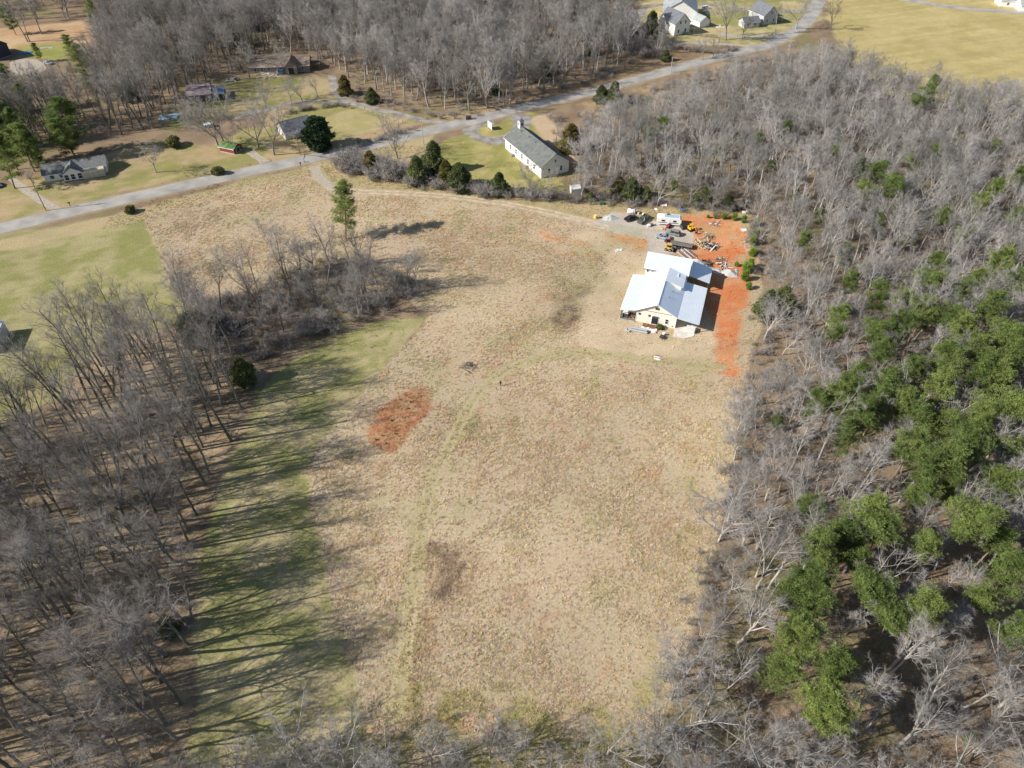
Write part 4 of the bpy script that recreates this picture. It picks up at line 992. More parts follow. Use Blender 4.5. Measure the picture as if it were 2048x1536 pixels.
HA = at(1220 + 340 * 260 / 1736, 490 + 1012 * 260 / 1736); HRZ = R(-18.3)
def main_house():
    e = empty('farmhouse', HA, HRZ, 'cream gabled house under a large galvanised metal roof with side lean-tos', 'house')
    G = 'galvanised_roof'; WX, RX, EV, RG = 10.5, 5.25, 3.85, 6.7
    MB().prism([(0, .1), (WX, .1), (WX, EV), (RX, RG), (0, EV)], 'y', 0, 17.4).build('wall', 'cream_siding', e)
    MB().box(-.06, WX + .06, -.06, 17.3, -.1, .1).build('foundation', 'concrete', e)
    def roofp(name, up0, up1, lo0, lo1, t=.12, step=.62):
        r = MB().slab([up0, lo0, lo1, up1], t).build(name, G, e)
        ribs_on(r, up0, up1, lo0, lo1, step, G)
        return r
    zr = RG + .17; ze = EV + .12
    roofp('roof', (RX, 17.6, zr), (RX, -.55, zr), (-.15, 17.6, ze - .06), (-.15, -.55, ze - .06))
    r2 = roofp('roof', (RX + .001, -.55, zr), (RX + .001, 17.6, zr), (WX + .15, -.55, ze - .06), (WX + .15, 17.6, ze - .06))
    MB().prism([(RX - .2, zr - .03), (RX + .2, zr - .03), (RX, zr + .1)], 'y', -.54, 17.59).build('ridge_cap', G, r2)
    # barge boards under the gable edge
    for s in (-1, 1):
        x1 = RX + s * (RX + .15); b = MB()
        b.slab([(RX, -.47, zr - .13), (x1, -.47, ze - .19), (x1, -.40, ze - .19), (RX, -.40, zr - .13)][::s], .2); b.build('barge_board', 'dark_trim' if s < 0 else 'trim_white', e)
    roofp('lean_to_roof', (-.16, 16.7, 3.86), (-.16, -.6, 3.86), (-4.3, 16.7, 3.2), (-4.3, -.6, 3.2))
    roofp('lean_to_roof', (WX + .16, -.6, 3.86), (WX + .16, 16.6, 3.86), (16.4, -.6, 3.12), (16.4, 16.6, 3.12))
    for x, zt in ((-4.05, 3.08), (16.15, 3.0)):
        for y in (0, 4.1, 8.2, 12.3, 16.3):
            b = MB().box(x - .09, x + .09, y - .09, y + .09, 0, zt).build('post', 'dark_trim', e)
        MB().box(x - .08, x + .08, -.5, 16.5, zt - .03, zt + .0).build('beam', 'weathered_wood', e)
    # rear block, taller, ridge across
    MB().prism([(17.9, .1), (25.7, .1), (25.7, 5.5), (21.8, 8.0), (17.9, 5.5)], 'x', -1.3, 10.45).build('rear_wall', 'white_siding', e)
    roofp('rear_roof', (-1.75, 21.8, 8.2), (10.9, 21.8, 8.2), (-1.75, 17.35, 5.35), (10.9, 17.35, 5.35))
    roofp('rear_roof', (10.9, 21.801, 8.2), (-1.75, 21.801, 8.2), (10.9, 26.25, 5.35), (-1.75, 26.25, 5.35))
    MB().box(-1.72, 4.4, 17.28, 17.34, 5.1, 5.3).build('gutter', 'dark_trim', e)
    roofp('rear_lean_to_roof', (10.92, 19.2, 4.35), (10.92, 27.0, 4.35), (16.7, 19.2, 3.05), (16.7, 27.0, 3.05))
    for y in (19.5, 23.1, 26.7): MB().box(16.3, 16.48, y - .09, y + .09, 0, 2.98).build('post', 'dark_trim', e)
    # shed dormer on the shaded slope
    MB().prism([(5.5, 6.5), (9.75, 4.0), (9.75, 5.45), (5.5, 6.7)], 'y', 11.5, 17.5).build('dormer_wall', 'cream_siding', e)
    dr = roofp('dormer_roof', (5.26, 11.1, 6.98), (5.26, 17.62, 6.98), (10.25, 11.1, 5.5), (10.25, 17.33, 5.5))
    MB().box(8.1, 8.3, 15.0, 16.6, 6.15, 6.28, tilt=-.28).build('snow_guard', 'trim_white', dr)
    MB().box(8.6, 10., 15.2, 15.26, 6.0, 6.06, tilt=-.28).build('roof_bracket', 'steel', dr)
    for vx, vy, vz in ((7.5, 5.2, 5.6), (3.2, 9.5, 5.7), (7.9, 8.4, 5.4)): MB().tube((vx, vy, vz - .4), (vx, vy, vz + .45), .09, n=8).build('vent_pipe', 'dark_trim', e)
    for gx in (-4.34, 16.44): MB().box(gx - .06, gx + .06, -.55, 16.55, 3.0, 3.1).build('gutter', 'trim_white', e)
    for gx in (0.02, WX - .02): MB().box(gx - .07, gx + .07, -.075, -.002, .1, 3.6).build('corner_board', 'trim_white', e)
    # front openings
    o, d, nn = (0, 0), (1, 0), (0, -1)
    opening(e, o, d, nn, 5.25, 5.0, .95, .45, bars=0, frame='dark_trim')
    opening(e, o, d, nn, .85, 2.4, .42, .42, bars=0, frame='dark_trim'); opening(e, o, d, nn, 3.45, 2.35, .42, .42, bars=0, frame='dark_trim')
    dd = opening(e, o, d, nn, 5.05, .15, 1.75, 2.25, 'door', frame='trim_white', pane='pane')
    MB().box(5.02, 5.08, -.05, -.037, .16, 2.39).build('meeting_rail', 'dark_trim', dd)
    MB().box(4.25, 5.85, -.32, 0, 2.62, 2.72).build('door_hood', 'dark_trim', e)
    opening(e, o, d, nn, 8.15, 1.0, .75, 1.45, frame='trim_white')
    opening(e, o, d, nn, 9.8, .45, .3, .25, bars=0, frame='grey_siding')
    MB().box(2.2, 9.9, -.06, 0, 3.98, 4.1).build('gable_band', 'weathered_wood', e)
    opening(e, (-1.3, 17.9), (1, 0), (0, -1), .75, 4.1, .55, .7)
    # lean-to floors
    MB().prism([(10.6, -3.6), (13.7, -3.5), (15.7, -1.9), (16.05, -.4), (16.05, 17), (10.6, 17)], 'z', -.1, .14).build('patio_slab', 'concrete', e)
    MB().box(-4.2, -.05, -.3, 16.4, -.1, .12).build('porch_slab', 'weathered_wood', e)
    MB().box(-4.2, -.2, -.75, -.45, .0, .22).build('step', 'stone', e)
    return e
main_house()
def hloc(u, v):
    c, s = math.cos(HRZ), math.sin(HRZ); return (HA[0] + u * c - v * s, HA[1] + u * s + v * c)

# chapel
CP = (at(1014, 300) + at(1133, 340)) / 2
c_az = R(-62.)
ch = house('chapel', 'white clapboard chapel with grey green shingle roof and small square belfry', CP, c_az, 27, 11.2, 4.3, 8.0, 'white_siding', 'shingle_green', 'church', over=.5,
           wins=[('S', u, 1.4, 1.0, 1.9) for u in (4, 8.5, 13, 17.5, 22)] + [('E', 3.2, 1.4, .9, 1.6), ('E', 8., 1.4, .9, 1.6), ('E', 5.6, 4.9, .7, .9)], doors=[('W', 5.6, .3, 1.8, 2.4, 'trim_white')])
b = MB().box(-12.6, -10.9, -.85, .85, 7.0, 10.2).build('belfry', 'white_siding', ch)
MB().add([(-12.8, -1.05, 10.2), (-10.7, -1.05, 10.2), (-10.7, 1.05, 10.2), (-12.8, 1.05, 10.2), (-11.75, 0, 11.3)], [(3, 2, 1, 0), (0, 1, 4), (1, 2, 4), (2, 3, 4), (3, 0, 4)]).build('belfry_roof', 'shingle_slate', b)
for s in (-1, 1):
    MB().box(-12.1, -11.4, s * .86 - .02, s * .86 + .02, 8.6, 9.7).build('louvre', 'dark_trim', b)
    MB().box(-11.75 + s * .86 - .02, -11.75 + s * .86 + .02, -.35, .35, 8.6, 9.7).build('louvre', 'dark_trim', b)
for u in (-9, -3.5, 1.5): MB().tube((u, -1.2, 6.9), (u, -1.2, 7.9), .12).build('vent_pipe', 'dark_trim', ch)
for u in (-7, 3.5): MB().box(u, u + .9, -6.9, -6.0, 0, 1.0).build('air_conditioner', 'steel', ch)

# upper left: low grey roadside house and its cream shed
GH = at(156, 345); g_az = R(22)
gh = house('ranch_house', 'low white walled house with dark grey roof beside the cream storage shed', GH, g_az, 20, 8.2, 2.7, 4.7, 'white_siding', 'shingle_grey', 'house',
      wins=[('S', u, 1.0, 1.3, 1.1) for u in (2.5, 5.5)] + [('S', 15.2, 1.0, 1.5, 1.2), ('E', 4, 1.0, 1.2, 1.1)], doors=[('S', 18.2, .25, 1.0, 2.0, 'weathered_wood')])
gable_wing(gh, -3.8, 2.6, -6.2, -.2, 2.8, 4.75, 'white_siding', 'shingle_grey')
for u in (1.0, 3.0, 5.2): opening(gh, (-3.8, -6.2), (1, 0), (0, -1), u, .6, 1.2, 1.8, frame='trim_white')
house('storage_shed', 'cream metal storage shed in front of the low grey house', at(190, 351), g_az, 7.2, 3.2, 2.5, 2.75, 'tan_wall', 'tan_wall', 'shed', over=.12, doors=[('S', 3.6, .2, 1.6, 1.9, 'tan_wall')])
# green roofed shed
gs = house('open_shed', 'small red walled shed with mossy green roof under bare trees', at(463, 301), R(-22), 6.5, 4.6, 2.0, 3.1, 'red_wall', 'green_roof', 'shed', over=.3, doors=[('E', 2.3, .25, 1.8, 1.6, 'dark_scrap')])
# white cottage
wc = house('cottage', 'white cottage with dark roof half hidden by the magnolia', at(592, 266), R(34), 11, 8, 3.0, 5.6, 'white_siding', 'shingle_slate', 'house',
      wins=[('W', 2.2, 1.2, .9, 1.3), ('W', 5.6, 1.2, .9, 1.3), ('W', 4., 3.7, .7, .9), ('S', 6.5, 1., 1.2, 1.2)], doors=[('S', 4, .25, 1, 2, 'trim_white')])
lean_to(wc, [(-3.5, -6.4, 2.45), (4.5, -6.4, 2.45), (4.5, -4.45, 2.8), (-3.5, -4.45, 2.8)], .1, 'shingle_slate', 'porch_roof')
for u in (-3.2, .5, 4.2): MB().box(u - .07, u + .07, -6.25, -6.11, 0, 2.33).build('porch_post', 'trim_white', wc)
# brown ranch house
bh = house('ranch_house', 'long brown roofed brick house with arched porch at the wood edge', at(562, 138), R(6), 27, 9, 2.9, 5.3, 'brick_wall', 'shingle_brown', 'house',
      wins=[('S', u, 1.0, 1.1, 1.3) for u in (3, 6, 9, 12, 24)])
gable_wing(bh, 3.2, 8.4, -7.4, -.2, 3.4, 6.1, 'brick_wall', 'shingle_brown')
opening(bh, (3.2, -7.4), (1, 0), (0, -1), 2.6, .2, 2.6, 2.8, 'door', frame='trim_white', pane='pane')
lean_to(bh, [(13.6, -2.4, 2.5), (18, -2.4, 2.4), (18, 2.4, 2.4), (13.6, 2.4, 2.5)], .12, 'weathered_wood', 'carport_roof')
for y in (-2.2, 2.2): MB().box(17.7, 17.9, y - .1, y + .1, 0, 2.28).build('carport_post', 'weathered_wood', bh)
# red and blue barn
rb = house('barn', 'weathered barn with rusty red roof and blue lean-to in the trees', at(404, 197), R(15), 9, 8, 3.4, 5.8, 'weathered_wood', 'rust_roof', 'barn')
lean_to(rb, [(4.96, -4.6, 3.6), (9.6, -4.6, 2.5), (9.6, 4.2, 2.5), (4.96, 4.2, 3.6)], .1, 'blue_roof')
for y in (-4.3, 0, 3.9): MB().box(9.2, 9.4, y - .1, y + .1, 0, 2.5).build('post', 'weathered_wood', rb)
MB().box(-.6, 3, -1.5, -.7, 5.6, 5.72).build('patch_sheet', 'pale_sheet', rb)
# dark house at left edge and the grey building
house('dark_house', 'dark slate house beside the tan clearing', at(-14, 112), R(-30), 14, 10, 5.5, 9, 'dark_wall', 'shingle_slate', 'house', wins=[('E', 4, 1.2, 1.2, 1.4), ('S', 5, 3.6, 1.1, 1.3)], frame='dark_trim')
gb = house('metal_building', 'pale grey metal building with blue and white striped roof at the lawn edge', at(-24, 690), R(-78), 9, 8, 3.4, 4.6, 'grey_siding', 'blue_roof', 'shed', over=.2, wins=[('E', 4, 1.2, 1., 1.)])
MB().slab([(-3.6, .3, 4.68), (-3.6, 4., 3.62), (3.6, 4., 3.62), (3.6, .3, 4.68)][::-1], .04).build('roof_sheet', 'white_paint', gb)
house('garden_shed', 'small white shed in brush behind the chapel', at(1150, 385), R(10), 3.2, 2.6, 2.0, 2.7, 'white_siding', 'pale_sheet', 'shed', over=.15, doors=[('S', 1.6, .2, .9, 1.7, 'trim_white')])
# top: barn, white house, garage, grey house
house('big_barn', 'large barn with wide pale grey metal roof behind the white house', at(1358, 34), R(80), 20, 17, 5.5, 10.5, 'white_siding', 'barn_roof', 'barn', doors=[('W', 8, .3, 4, 4, 'trim_white')])
wh = house('white_house', 'tall white gabled farmhouse with dark roof behind the dark fence', at(1347, 62), R(-62), 13, 9.5, 5.6, 9.8, 'white_siding', 'shingle_slate', 'house',
      wins=[('E', 2.5, 1.2, .9, 1.5), ('E', 6.8, 1.2, .9, 1.5), ('E', 3.2, 5.2, .9, 1.4), ('E', 6.2, 5.2, .9, 1.4), ('N', 3, 1.2, .9, 1.5), ('S', 4, 3.8, .9, 1.4)])
gable_wing(wh, -4.5, 1.5, -6.4, -.5, 5.0, 8.6, 'white_siding', 'shingle_slate')
lean_to(wh, [(3, 4.9, 3.2), (6.9, 4.9, 3.2), (6.9, 8.0, 2.6), (3, 8.0, 2.6)], .12, 'shingle_slate', 'porch_roof')
for x in (3.3, 6.6): MB().box(x - .08, x + .08, 7.7, 7.86, 0, 2.55).build('porch_post', 'trim_white', wh)
house('garage', 'small white garage with grey roof beside the tall white house', at(1398, 50), R(-60), 8, 6.5, 3.0, 5.0, 'white_siding', 'barn_roof', 'garage', doors=[('E', 3.2, .25, 2.4, 2.1, 'trim_white')])
gh2 = house('grey_house', 'grey gabled house with carport and pale gravel drive', at(1524, 42), R(-66), 12, 9, 4.6, 8.6, 'grey_siding', 'shingle_slate', 'house', wins=[('E', 2.5, 1.2, 1., 1.4), ('E', 6.5, 1.2, 1., 1.4), ('E', 4.5, 5., .9, 1.2)])
lean_to(gh2, [(-2, 4.9, 3.1), (5, 4.9, 3.1), (5, 9.4, 2.7), (-2, 9.4, 2.7)], .14, 'shingle_slate', 'carport_roof')
for x in (-1.6, 4.6): MB().box(x - .1, x + .1, 9.0, 9.2, 0, 2.6).build('carport_post', 'trim_white', gh2)
house('cottage', 'low grey annexe cottage next to the grey gabled house', at(1497, 52), R(14), 8.5, 6, 2.8, 4.4, 'grey_siding', 'shingle_slate', 'house', wins=[('S', 2, 1., 1., 1.2), ('S', 6, 1., 1., 1.2)], doors=[('S', 4.2, .25, .9, 1.9, 'trim_white')])
house('grey_house', 'grey house hidden among bare trees near the dark cedar', at(1247, 56), R(20), 13, 9, 4, 7, 'grey_siding', 'shingle_grey', 'house', wins=[('S', 4, 1.2, 1., 1.4), ('S', 9, 1.2, 1., 1.4)])
for px, py, lab in ((2020, 10, 'pale roofed house beside the far road past the golden field'), (2060, 20, 'white house in trees beyond the golden field')):
    house('far_house', lab, at(px, py), R(-10), 14, 9, 3.4, 6, 'white_siding', 'barn_roof', 'house', wins=[('S', 4, 1, 1.2, 1.2), ('S', 9, 1, 1.2, 1.2)])
house('grey_house', 'grey roofed house among the trees behind the long wood', at(722, -2), R(5), 13, 9, 3.2, 5.5, 'tan_wall', 'shingle_grey', 'house', wins=[('S', 4, 1, 1.2, 1.2)])

# ------------------------------------------------------------------ vehicles
def loft(mb, secs):
    n = len(secs[0]); k0 = len(mb.v); mb.v += [tuple(map(float, p)) for s in secs for p in s]
    for i in range(len(secs) - 1):
        for j in range(n): a = k0 + i * n + j; b = k0 + i * n + (j + 1) % n; mb.f.append((a, b, b + n, a + n))
    mb.f.append(tuple(range(k0, k0 + n))[::-1]); mb.f.append(tuple(range(k0 + (len(secs) - 1) * n, k0 + len(secs) * n)))
def wheel(e, x, y, r, w=.22, nm='wheel'):
    o = MB().tube((x, y - w / 2, r), (x, y + w / 2, r), r, n=16).build(nm, 'tyre', e)
    s = 1 if y > 0 else -1
    MB().tube((x, y + s * w / 2, r), (x, y + s * (w / 2 + .02), r), r * .62, n=12).build('rim', 'rim', o)
def car(name, label, xy, rz, paint, L=4.7, Wd=1.8, style='sedan', cat='car'):
    e = empty(name, xy, rz, label, cat); h = Wd / 2
    belt = .95 if style == 'sedan' else 1.02
    def sec(x, zb, zt, w): return [(x, -w, zb), (x, w, zb), (x, w * 1.0, zt * .62), (x, w * .94, zt), (x, -w * .94, zt), (x, -w, zt * .62)]
    if style == 'pickup': prof = [(-.5, .5, .95, .93), (-.48, .38, 1.05, .98), (-.2, .35, 1.08, 1), (.2, .35, 1.08, 1), (.34, .35, 1.06, 1), (.47, .4, .98, .96), (.5, .5, .85, .88)]
    else: prof = [(-.5, .48, .78, .86), (-.48, .34, .95, .93), (-.38, .26, belt + .02, .99), (-.1, .24, belt, 1), (.18, .24, belt, 1), (.3, .26, belt - .04, .99), (.45, .32, .82, .94), (.5, .44, .66, .82)]
    mb = MB(); loft(mb, [sec(x * L, zb, zt, w * h) for x, zb, zt, w in prof]); b = mb.build('body', paint, e)
    r = {'sedan': (-.36, -.2, .07, .24, 1.45), 'suv': (-.47, -.4, .06, .2, 1.7), 'pickup': (-.06, -.02, .12, .22, 1.75)}[style]
    xb0, xr0, xr1, xf, zt = r[0] * L, r[1] * L, r[2] * L, r[3] * L, r[4]; hb = h * .93; ht = h * .74; zb = belt - .02 if style != 'pickup' else 1.05
    g = MB().hexa([(xb0, -hb, zb), (xf, -hb, zb), (xf, hb, zb), (xb0, hb, zb)], [(xr0, -ht, zt), (xr1, -ht, zt), (xr1, ht, zt), (xr0, ht, zt)]).build('cabin', 'pane', e)
    MB().hexa([(xr0 - .05, -ht - .02, zt - .04), (xr1 + .08, -ht - .02, zt - .04), (xr1 + .08, ht + .02, zt - .04), (xr0 - .05, ht + .02, zt - .04)], [(xr0 + .05, -ht + .05, zt + .04), (xr1 - .05, -ht + .05, zt + .04), (xr1 - .05, ht - .05, zt + .04), (xr0 + .05, ht - .05, zt + .04)]).build('roof_panel', paint, e)
    for s in (-1, 1):
        for fx, fr in ((xb0, xr0), (xf, xr1), ((xb0 + xf) / 2, (xr0 + xr1) / 2)):
            MB().tube((fx, s * hb, zb), (fr, s * ht, zt), .05, n=5).build('pillar', paint, e)
        wheel(e, -.3 * L, s * (h - .1), .34); wheel(e, .31 * L, s * (h - .1), .34)
        MB().box(L * .47, L * .492, s * h * .72 - .16, s * h * .72 + .16, .58, .74).build('headlight', 'head_lamp', e)
        MB().box(-L * .497, -L * .478, s * h * .74 - .14, s * h * .74 + .14, .66, .86).build('tail_light', 'tail_lamp', e)
        MB().box(xf - .35, xf - .2, s * (h + .06) - .07, s * (h + .06) + .07, belt, belt + .13).build('mirror', paint, e)
    if style == 'pickup':
        MB().box(-.47 * L, -.08 * L, -h * .8, h * .8, 1.075, 1.09).build('truck_bed', 'dark_scrap', e)
        for s in (-1, 1): MB().box(-.48 * L, -.07 * L, s * h * .9 - .06, s * h * .9 + .06, 1.05, 1.3).build('bed_rail', paint, e)
        MB().box(-.49 * L, -.47 * L, -h * .9, h * .9, 1.05, 1.3).build('tailgate', paint, e)
    return e
Y0, SX = (1180, 395), 340 / 2048
def yp(a, b): return (Y0[0] + a * SX, Y0[1] + b * SX)
def yard(a, b): return at(*yp(a, b))
car('parked_car', 'black sedan parked on the gravel next to the white tank', yard(490, 268), azim(yp(430, 285), yp(555, 240)), 'black_paint')
car('pickup_truck', 'olive pickup truck parked between the black sedan and the white camper', yard(638, 285), azim(yp(690, 235), yp(590, 325)), 'olive_paint', 5.6, 1.95, 'pickup', 'truck')
car('parked_car', 'grey estate car parked behind the white camper', yard(995, 445), azim(yp(1090, 470), yp(905, 425)), 'grey_paint', 4.7, 1.85, 'suv')
car('parked_car', 'silver blue sedan parked beside the flatbed trailer', yard(875, 490), azim(yp(975, 512), yp(775, 475)), 'silver_paint')
car('parked_car', 'dark blue car parked before the porch of the brown roofed house', at(568, 147), R(0), 'blue_paint', style='suv')
car('parked_car', 'white car parked behind the white garage', at(1412, 18), R(15), 'white_paint', style='suv')
car('parked_car', 'silver car parked at the turning circle by the small green lawn', at(97, 128), R(-25), 'silver_paint')
car('parked_car', 'dark blue car at the end of the gravel drive of the low grey house', at(-4, 372), R(-40), 'blue_paint')
def camper():
    c = (yard(945, 320)); rz = azim(yp(795, 325), yp(1095, 352))
    e = empty('camper_trailer', c, rz, 'white box camper trailer with pale blue roof panel', 'trailer'); L, Wd, zt = 7.6, 2.5, 3.0
    mb = MB(); loft(mb, [[(x, -Wd / 2, zb), (x, Wd / 2, zb), (x, Wd / 2, z1 - .12), (x, Wd / 2 - .15, z1), (x, -Wd / 2 + .15, z1), (x, -Wd / 2, z1 - .12)] for x, zb, z1 in ((-L / 2, .8, zt - .25), (-L / 2 + .25, .55, zt), (L / 2 - .6, .55, zt), (L / 2, .9, zt - .7))])
    mb.build('body', 'white_paint', e)
    MB().box(-1.6, 2.9, -1.15, .75, zt + .005, zt + .05).build('roof_panel', 'pale_blue', e)
    MB().box(-.9, -.2, .2, .8, zt + .06, zt + .35).build('roof_vent', 'dark_trim', e)
    MB().box(-L / 2 + .3, L / 2 - .7, -Wd / 2 - .015, -Wd / 2 + .0, 1.0, 1.25).build('side_stripe', 'dark_trim', e)
    for u in (-2.4, 1.2): MB().box(u, u + 1.1, -Wd / 2 - .03, -Wd / 2, 1.5, 2.1).build('window', 'pane', e)
    MB().box(-.5, .2, -Wd / 2 - .03, -Wd / 2, .65, 2.4).build('door', 'white_plastic', e)
    for x in (-.5, .5):
        for s in (-1, 1): wheel(e, x, s * 1.12, .35)
    MB().tube((L / 2 - .1, -.6, .6), (L / 2 + 1.2, 0, .55), .05).tube((L / 2 - .1, .6, .6), (L / 2 + 1.2, 0, .55), .05).build('tow_hitch', 'black_metal', e)
camper()
def flatbed(xy, rz, L, Wd, label, load=True):
    e = empty('flatbed_trailer', xy, rz, label, 'trailer')
    for k in range(9):
        y0 = -Wd / 2 + k * Wd / 9; MB().box(-L / 2, L / 2, y0 + .01, y0 + Wd / 9 - .01, .72, .78).build('deck_plank', 'weathered_wood', e)
    MB().box(-L / 2, L / 2, -Wd / 2 - .08, -Wd / 2, .6, .85).box(-L / 2, L / 2, Wd / 2, Wd / 2 + .08, .6, .85).build('side_rail', 'black_metal', e)
    MB().box(L / 2, L / 2 + .08, -Wd / 2, Wd / 2, .6, 1.2).build('head_board', 'black_metal', e)
    for x in (-.45, .45):
        for s in (-1, 1): wheel(e, x, s * (Wd / 2 + .15), .36)
    MB().tube((-L / 2, -.7, .65), (-L / 2 - 1.4, 0, .6), .06).tube((-L / 2, .7, .65), (-L / 2 - 1.4, 0, .6), .06).build('tow_hitch', 'black_metal', e)
    return e
fb_rz = azim(yp(930, 555), yp(1220, 610))
flatbed(yard(1095, 590), fb_rz, 6.8, 2.3, 'dark flatbed trailer parked beside the silver blue sedan')
def boards(name, label, cat, xy, n, L, spread, m, rz=None, stack=False, hmax=.8, seed=0, wide=(.12, .3), group=None):
    r = np.random.default_rng(seed); e = empty(name, xy, rz if rz is not None else 0, label, cat, group)
    for k in range(n):
        l = L * r.uniform(.5, 1.1); w = r.uniform(*wide); t = r.uniform(.05, .12)
        if stack: x, y, a, z, ti = r.normal(0, .25), (k % 6 - 2.5) * spread / 3, r.normal(0, .06), .02 + (k // 6) * .13, 0
        else:
            q = r.random() ** .6; az = r.uniform(0, 6.28); x, y = spread * q * math.cos(az), spread * q * math.sin(az); a = r.uniform(0, 3.14); z = .05 + (1 - q) * hmax * r.random(); ti = r.normal(0, .18)
        zz = max(z, abs(math.sin(ti)) * l / 2)
        MB().box(x - l / 2, x + l / 2, y - w / 2, y + w / 2, zz, zz + t, rz=a, tilt=ti).build('plank', m[k % len(m)], e)
    return e
boards('plank_pile', 'heap of split pale planks on red clay nearest the yellow digger', 'wood pile', yard(1430, 472), 34, 2.2, 1.7, ['pale_wood', 'wood', 'weathered_wood'], seed=1)
boards('plank_pile', 'large heap of mixed pale and dark planks behind the flatbed trailer', 'wood pile', yard(1340, 560), 60, 2.6, 2.6, ['pale_wood', 'pale_wood', 'wood'], seed=2, hmax=1.3)
boards('plank_pile', 'heap of dark weathered timber beside the pale plank heap', 'wood pile', yard(1430, 590), 46, 2.8, 2.3, ['weathered_wood', 'dark_scrap', 'weathered_wood', 'pale_sheet'], seed=3, hmax=1.1)
boards('beam_stack', 'long pale metal strips and beams lying behind the house roof', 'scrap', yard(1175, 690), 18, 6.0, 2.2, ['steel', 'weathered_wood', 'pale_sheet', 'rust_scrap'], rz=azim(yp(1110, 650), yp(1230, 740)), stack=True, seed=4)
boards('board_scrap', 'few white boards beside the far gravel heap', 'scrap', yard(1600, 820), 9, 3.4, 1.8, ['white_paint', 'dark_scrap', 'white_paint'], seed=5, hmax=.4)
boards('scrap_heap', 'dark scrap timber against the rear lean-to', 'scrap', yard(1395, 800), 26, 2.2, 1.9, ['dark_scrap', 'weathered_wood', 'black_metal'], seed=6, hmax=.7)
boards('board_scrap', 'loose white boards lying on the bare tan ground below the house', 'scrap', at(1317, 716), 8, 1.7, .9, ['white_paint', 'pale_sheet', 'rust_scrap'], rz=HRZ, stack=True, seed=7, hmax=.05)
boards('firewood_stack', 'orange brown lumber standing under the porch lean-to', 'wood pile', hloc(-1.3, 1.6), 24, 2.6, .8, ['wood', 'wood', 'dark_scrap'], rz=HRZ + 1.4, seed=8, hmax=1.6)
boards('board_scrap', 'short boards lying in front of the camper door', 'scrap', yard(880, 385), 10, 1.8, .9, ['pale_wood', 'wood'], seed=9, hmax=.3)
boards('brush_pile', 'grey brush heap alone in the tan field', 'brush', at(937, 735), 40, 1.8, 1.9, ['weathered_wood'], seed=10, hmax=.9, wide=(.04, .09))
boards('brush_pile', 'tan brush heap on the red clay beyond the timber heaps', 'brush', yard(1560, 755), 50, 1.8, 1.9, ['weathered_wood', 'pale_wood'], seed=11, hmax=.8, wide=(.04, .08))
boards('brush_pile', 'scrap twigs on the clay behind the camper', 'brush', yard(1500, 320), 24, 1.6, 2.0, ['weathered_wood', 'pale_sheet'], seed=12, hmax=.2, wide=(.05, .12))
def mound(name, label, xy, rx, ry, h, m, seed, rz=0):
    r = np.random.default_rng(seed); nr, na = 9, 26; v = [(0, 0, h)]; f = []
    for i in range(1, nr + 1):
        for j in range(na):
            a = 2 * math.pi * j / na; q = i / nr; k = 1 + .16 * math.sin(2 * a + seed) + .09 * math.sin(5 * a + 2 * seed)
            z = h * (1 - q) ** 1.15 + (r.normal(0, h * .035) if i < nr else 0); v.append((rx * q * k * math.cos(a), ry * q * k * math.sin(a), z if i < nr else -.05))
    for j in range(na): f.append((0, 1 + j, 1 + (j + 1) % na))
    for i in range(nr - 1):
        for j in range(na): a = 1 + i * na + j; b = 1 + i * na + (j + 1) % na; f.append((a, a + na, b + na, b))
    me = bpy.data.meshes.new(name); me.from_pydata(v, [], f); me.materials.append(M(m)); me.update()
    o = link(name, me); o.location = (xy[0], xy[1], 0); o.rotation_euler = (0, 0, rz); setp(o, label, 'gravel pile'); return o
mound('gravel_heap', 'round heap of pale gravel beside the black sedan', yard(245, 250), 2.4, 2.1, 1.1, 'gravel_pile', 1)
mound('gravel_heap', 'gravel heap against the rear lean-to of the house', yard(1290, 785), 2.4, 2.3, 1.3, 'gravel_pile', 2)
mound('gravel_heap', 'pale gravel heap on the clay by the pine saplings', yard(1680, 915), 2.6, 2.2, 1.2, 'gravel_pile', 3)
mound('gravel_heap', 'low grey spread of rubble joining the far gravel heap', yard(1545, 890), 2.0, 1.6, .45, 'gravel_pile', 4)
def tank():
    e = empty('water_tank', yard(497, 192), azim(yp(450, 185), yp(545, 190)), 'white ribbed plastic tank lying behind the black sedan', 'tank')
    o = MB().tube((-1.25, 0, .85), (1.25, 0, .85), .8, n=18).build('barrel', 'white_plastic', e, True)
    for x in (-.9, -.3, .3, .9): MB().tube((x - .06, 0, .85), (x + .06, 0, .85), .84, n=18).build('rib', 'white_plastic', e)
    MB().box(-.9, -.7, -.6, .6, 0, .35).box(.7, .9, -.6, .6, 0, .35).build('cradle', 'black_metal', e)
    MB().tube((0, 0, 1.62), (0, 0, 1.78), .22, n=12).build('lid', 'black_metal', e)
tank()
def drum(label, xy, m, r, h, z=0):
    e = empty('drum', xy, 0, label, 'barrel')
    MB().tube((0, 0, 0), (0, 0, h), r, n=14).build('barrel', m, e); MB().tube((0, 0, h * .3), (0, 0, h * .36), r * 1.04, n=14).build('hoop', m, e)
    MB().tube((0, 0, h), (0, 0, h + .05), r * 1.05, n=14).build('lid', m, e)
drum('yellow drum standing alone where the farm track meets the gravel', yard(65, 250), 'yellow_plastic', .5, 1.15)
drum('small white bucket drum beside the white tank', yard(580, 202), 'white_plastic', .3, .6)
drum('small white drum behind the olive pickup', yard(640, 208), 'white_plastic', .25, .5)
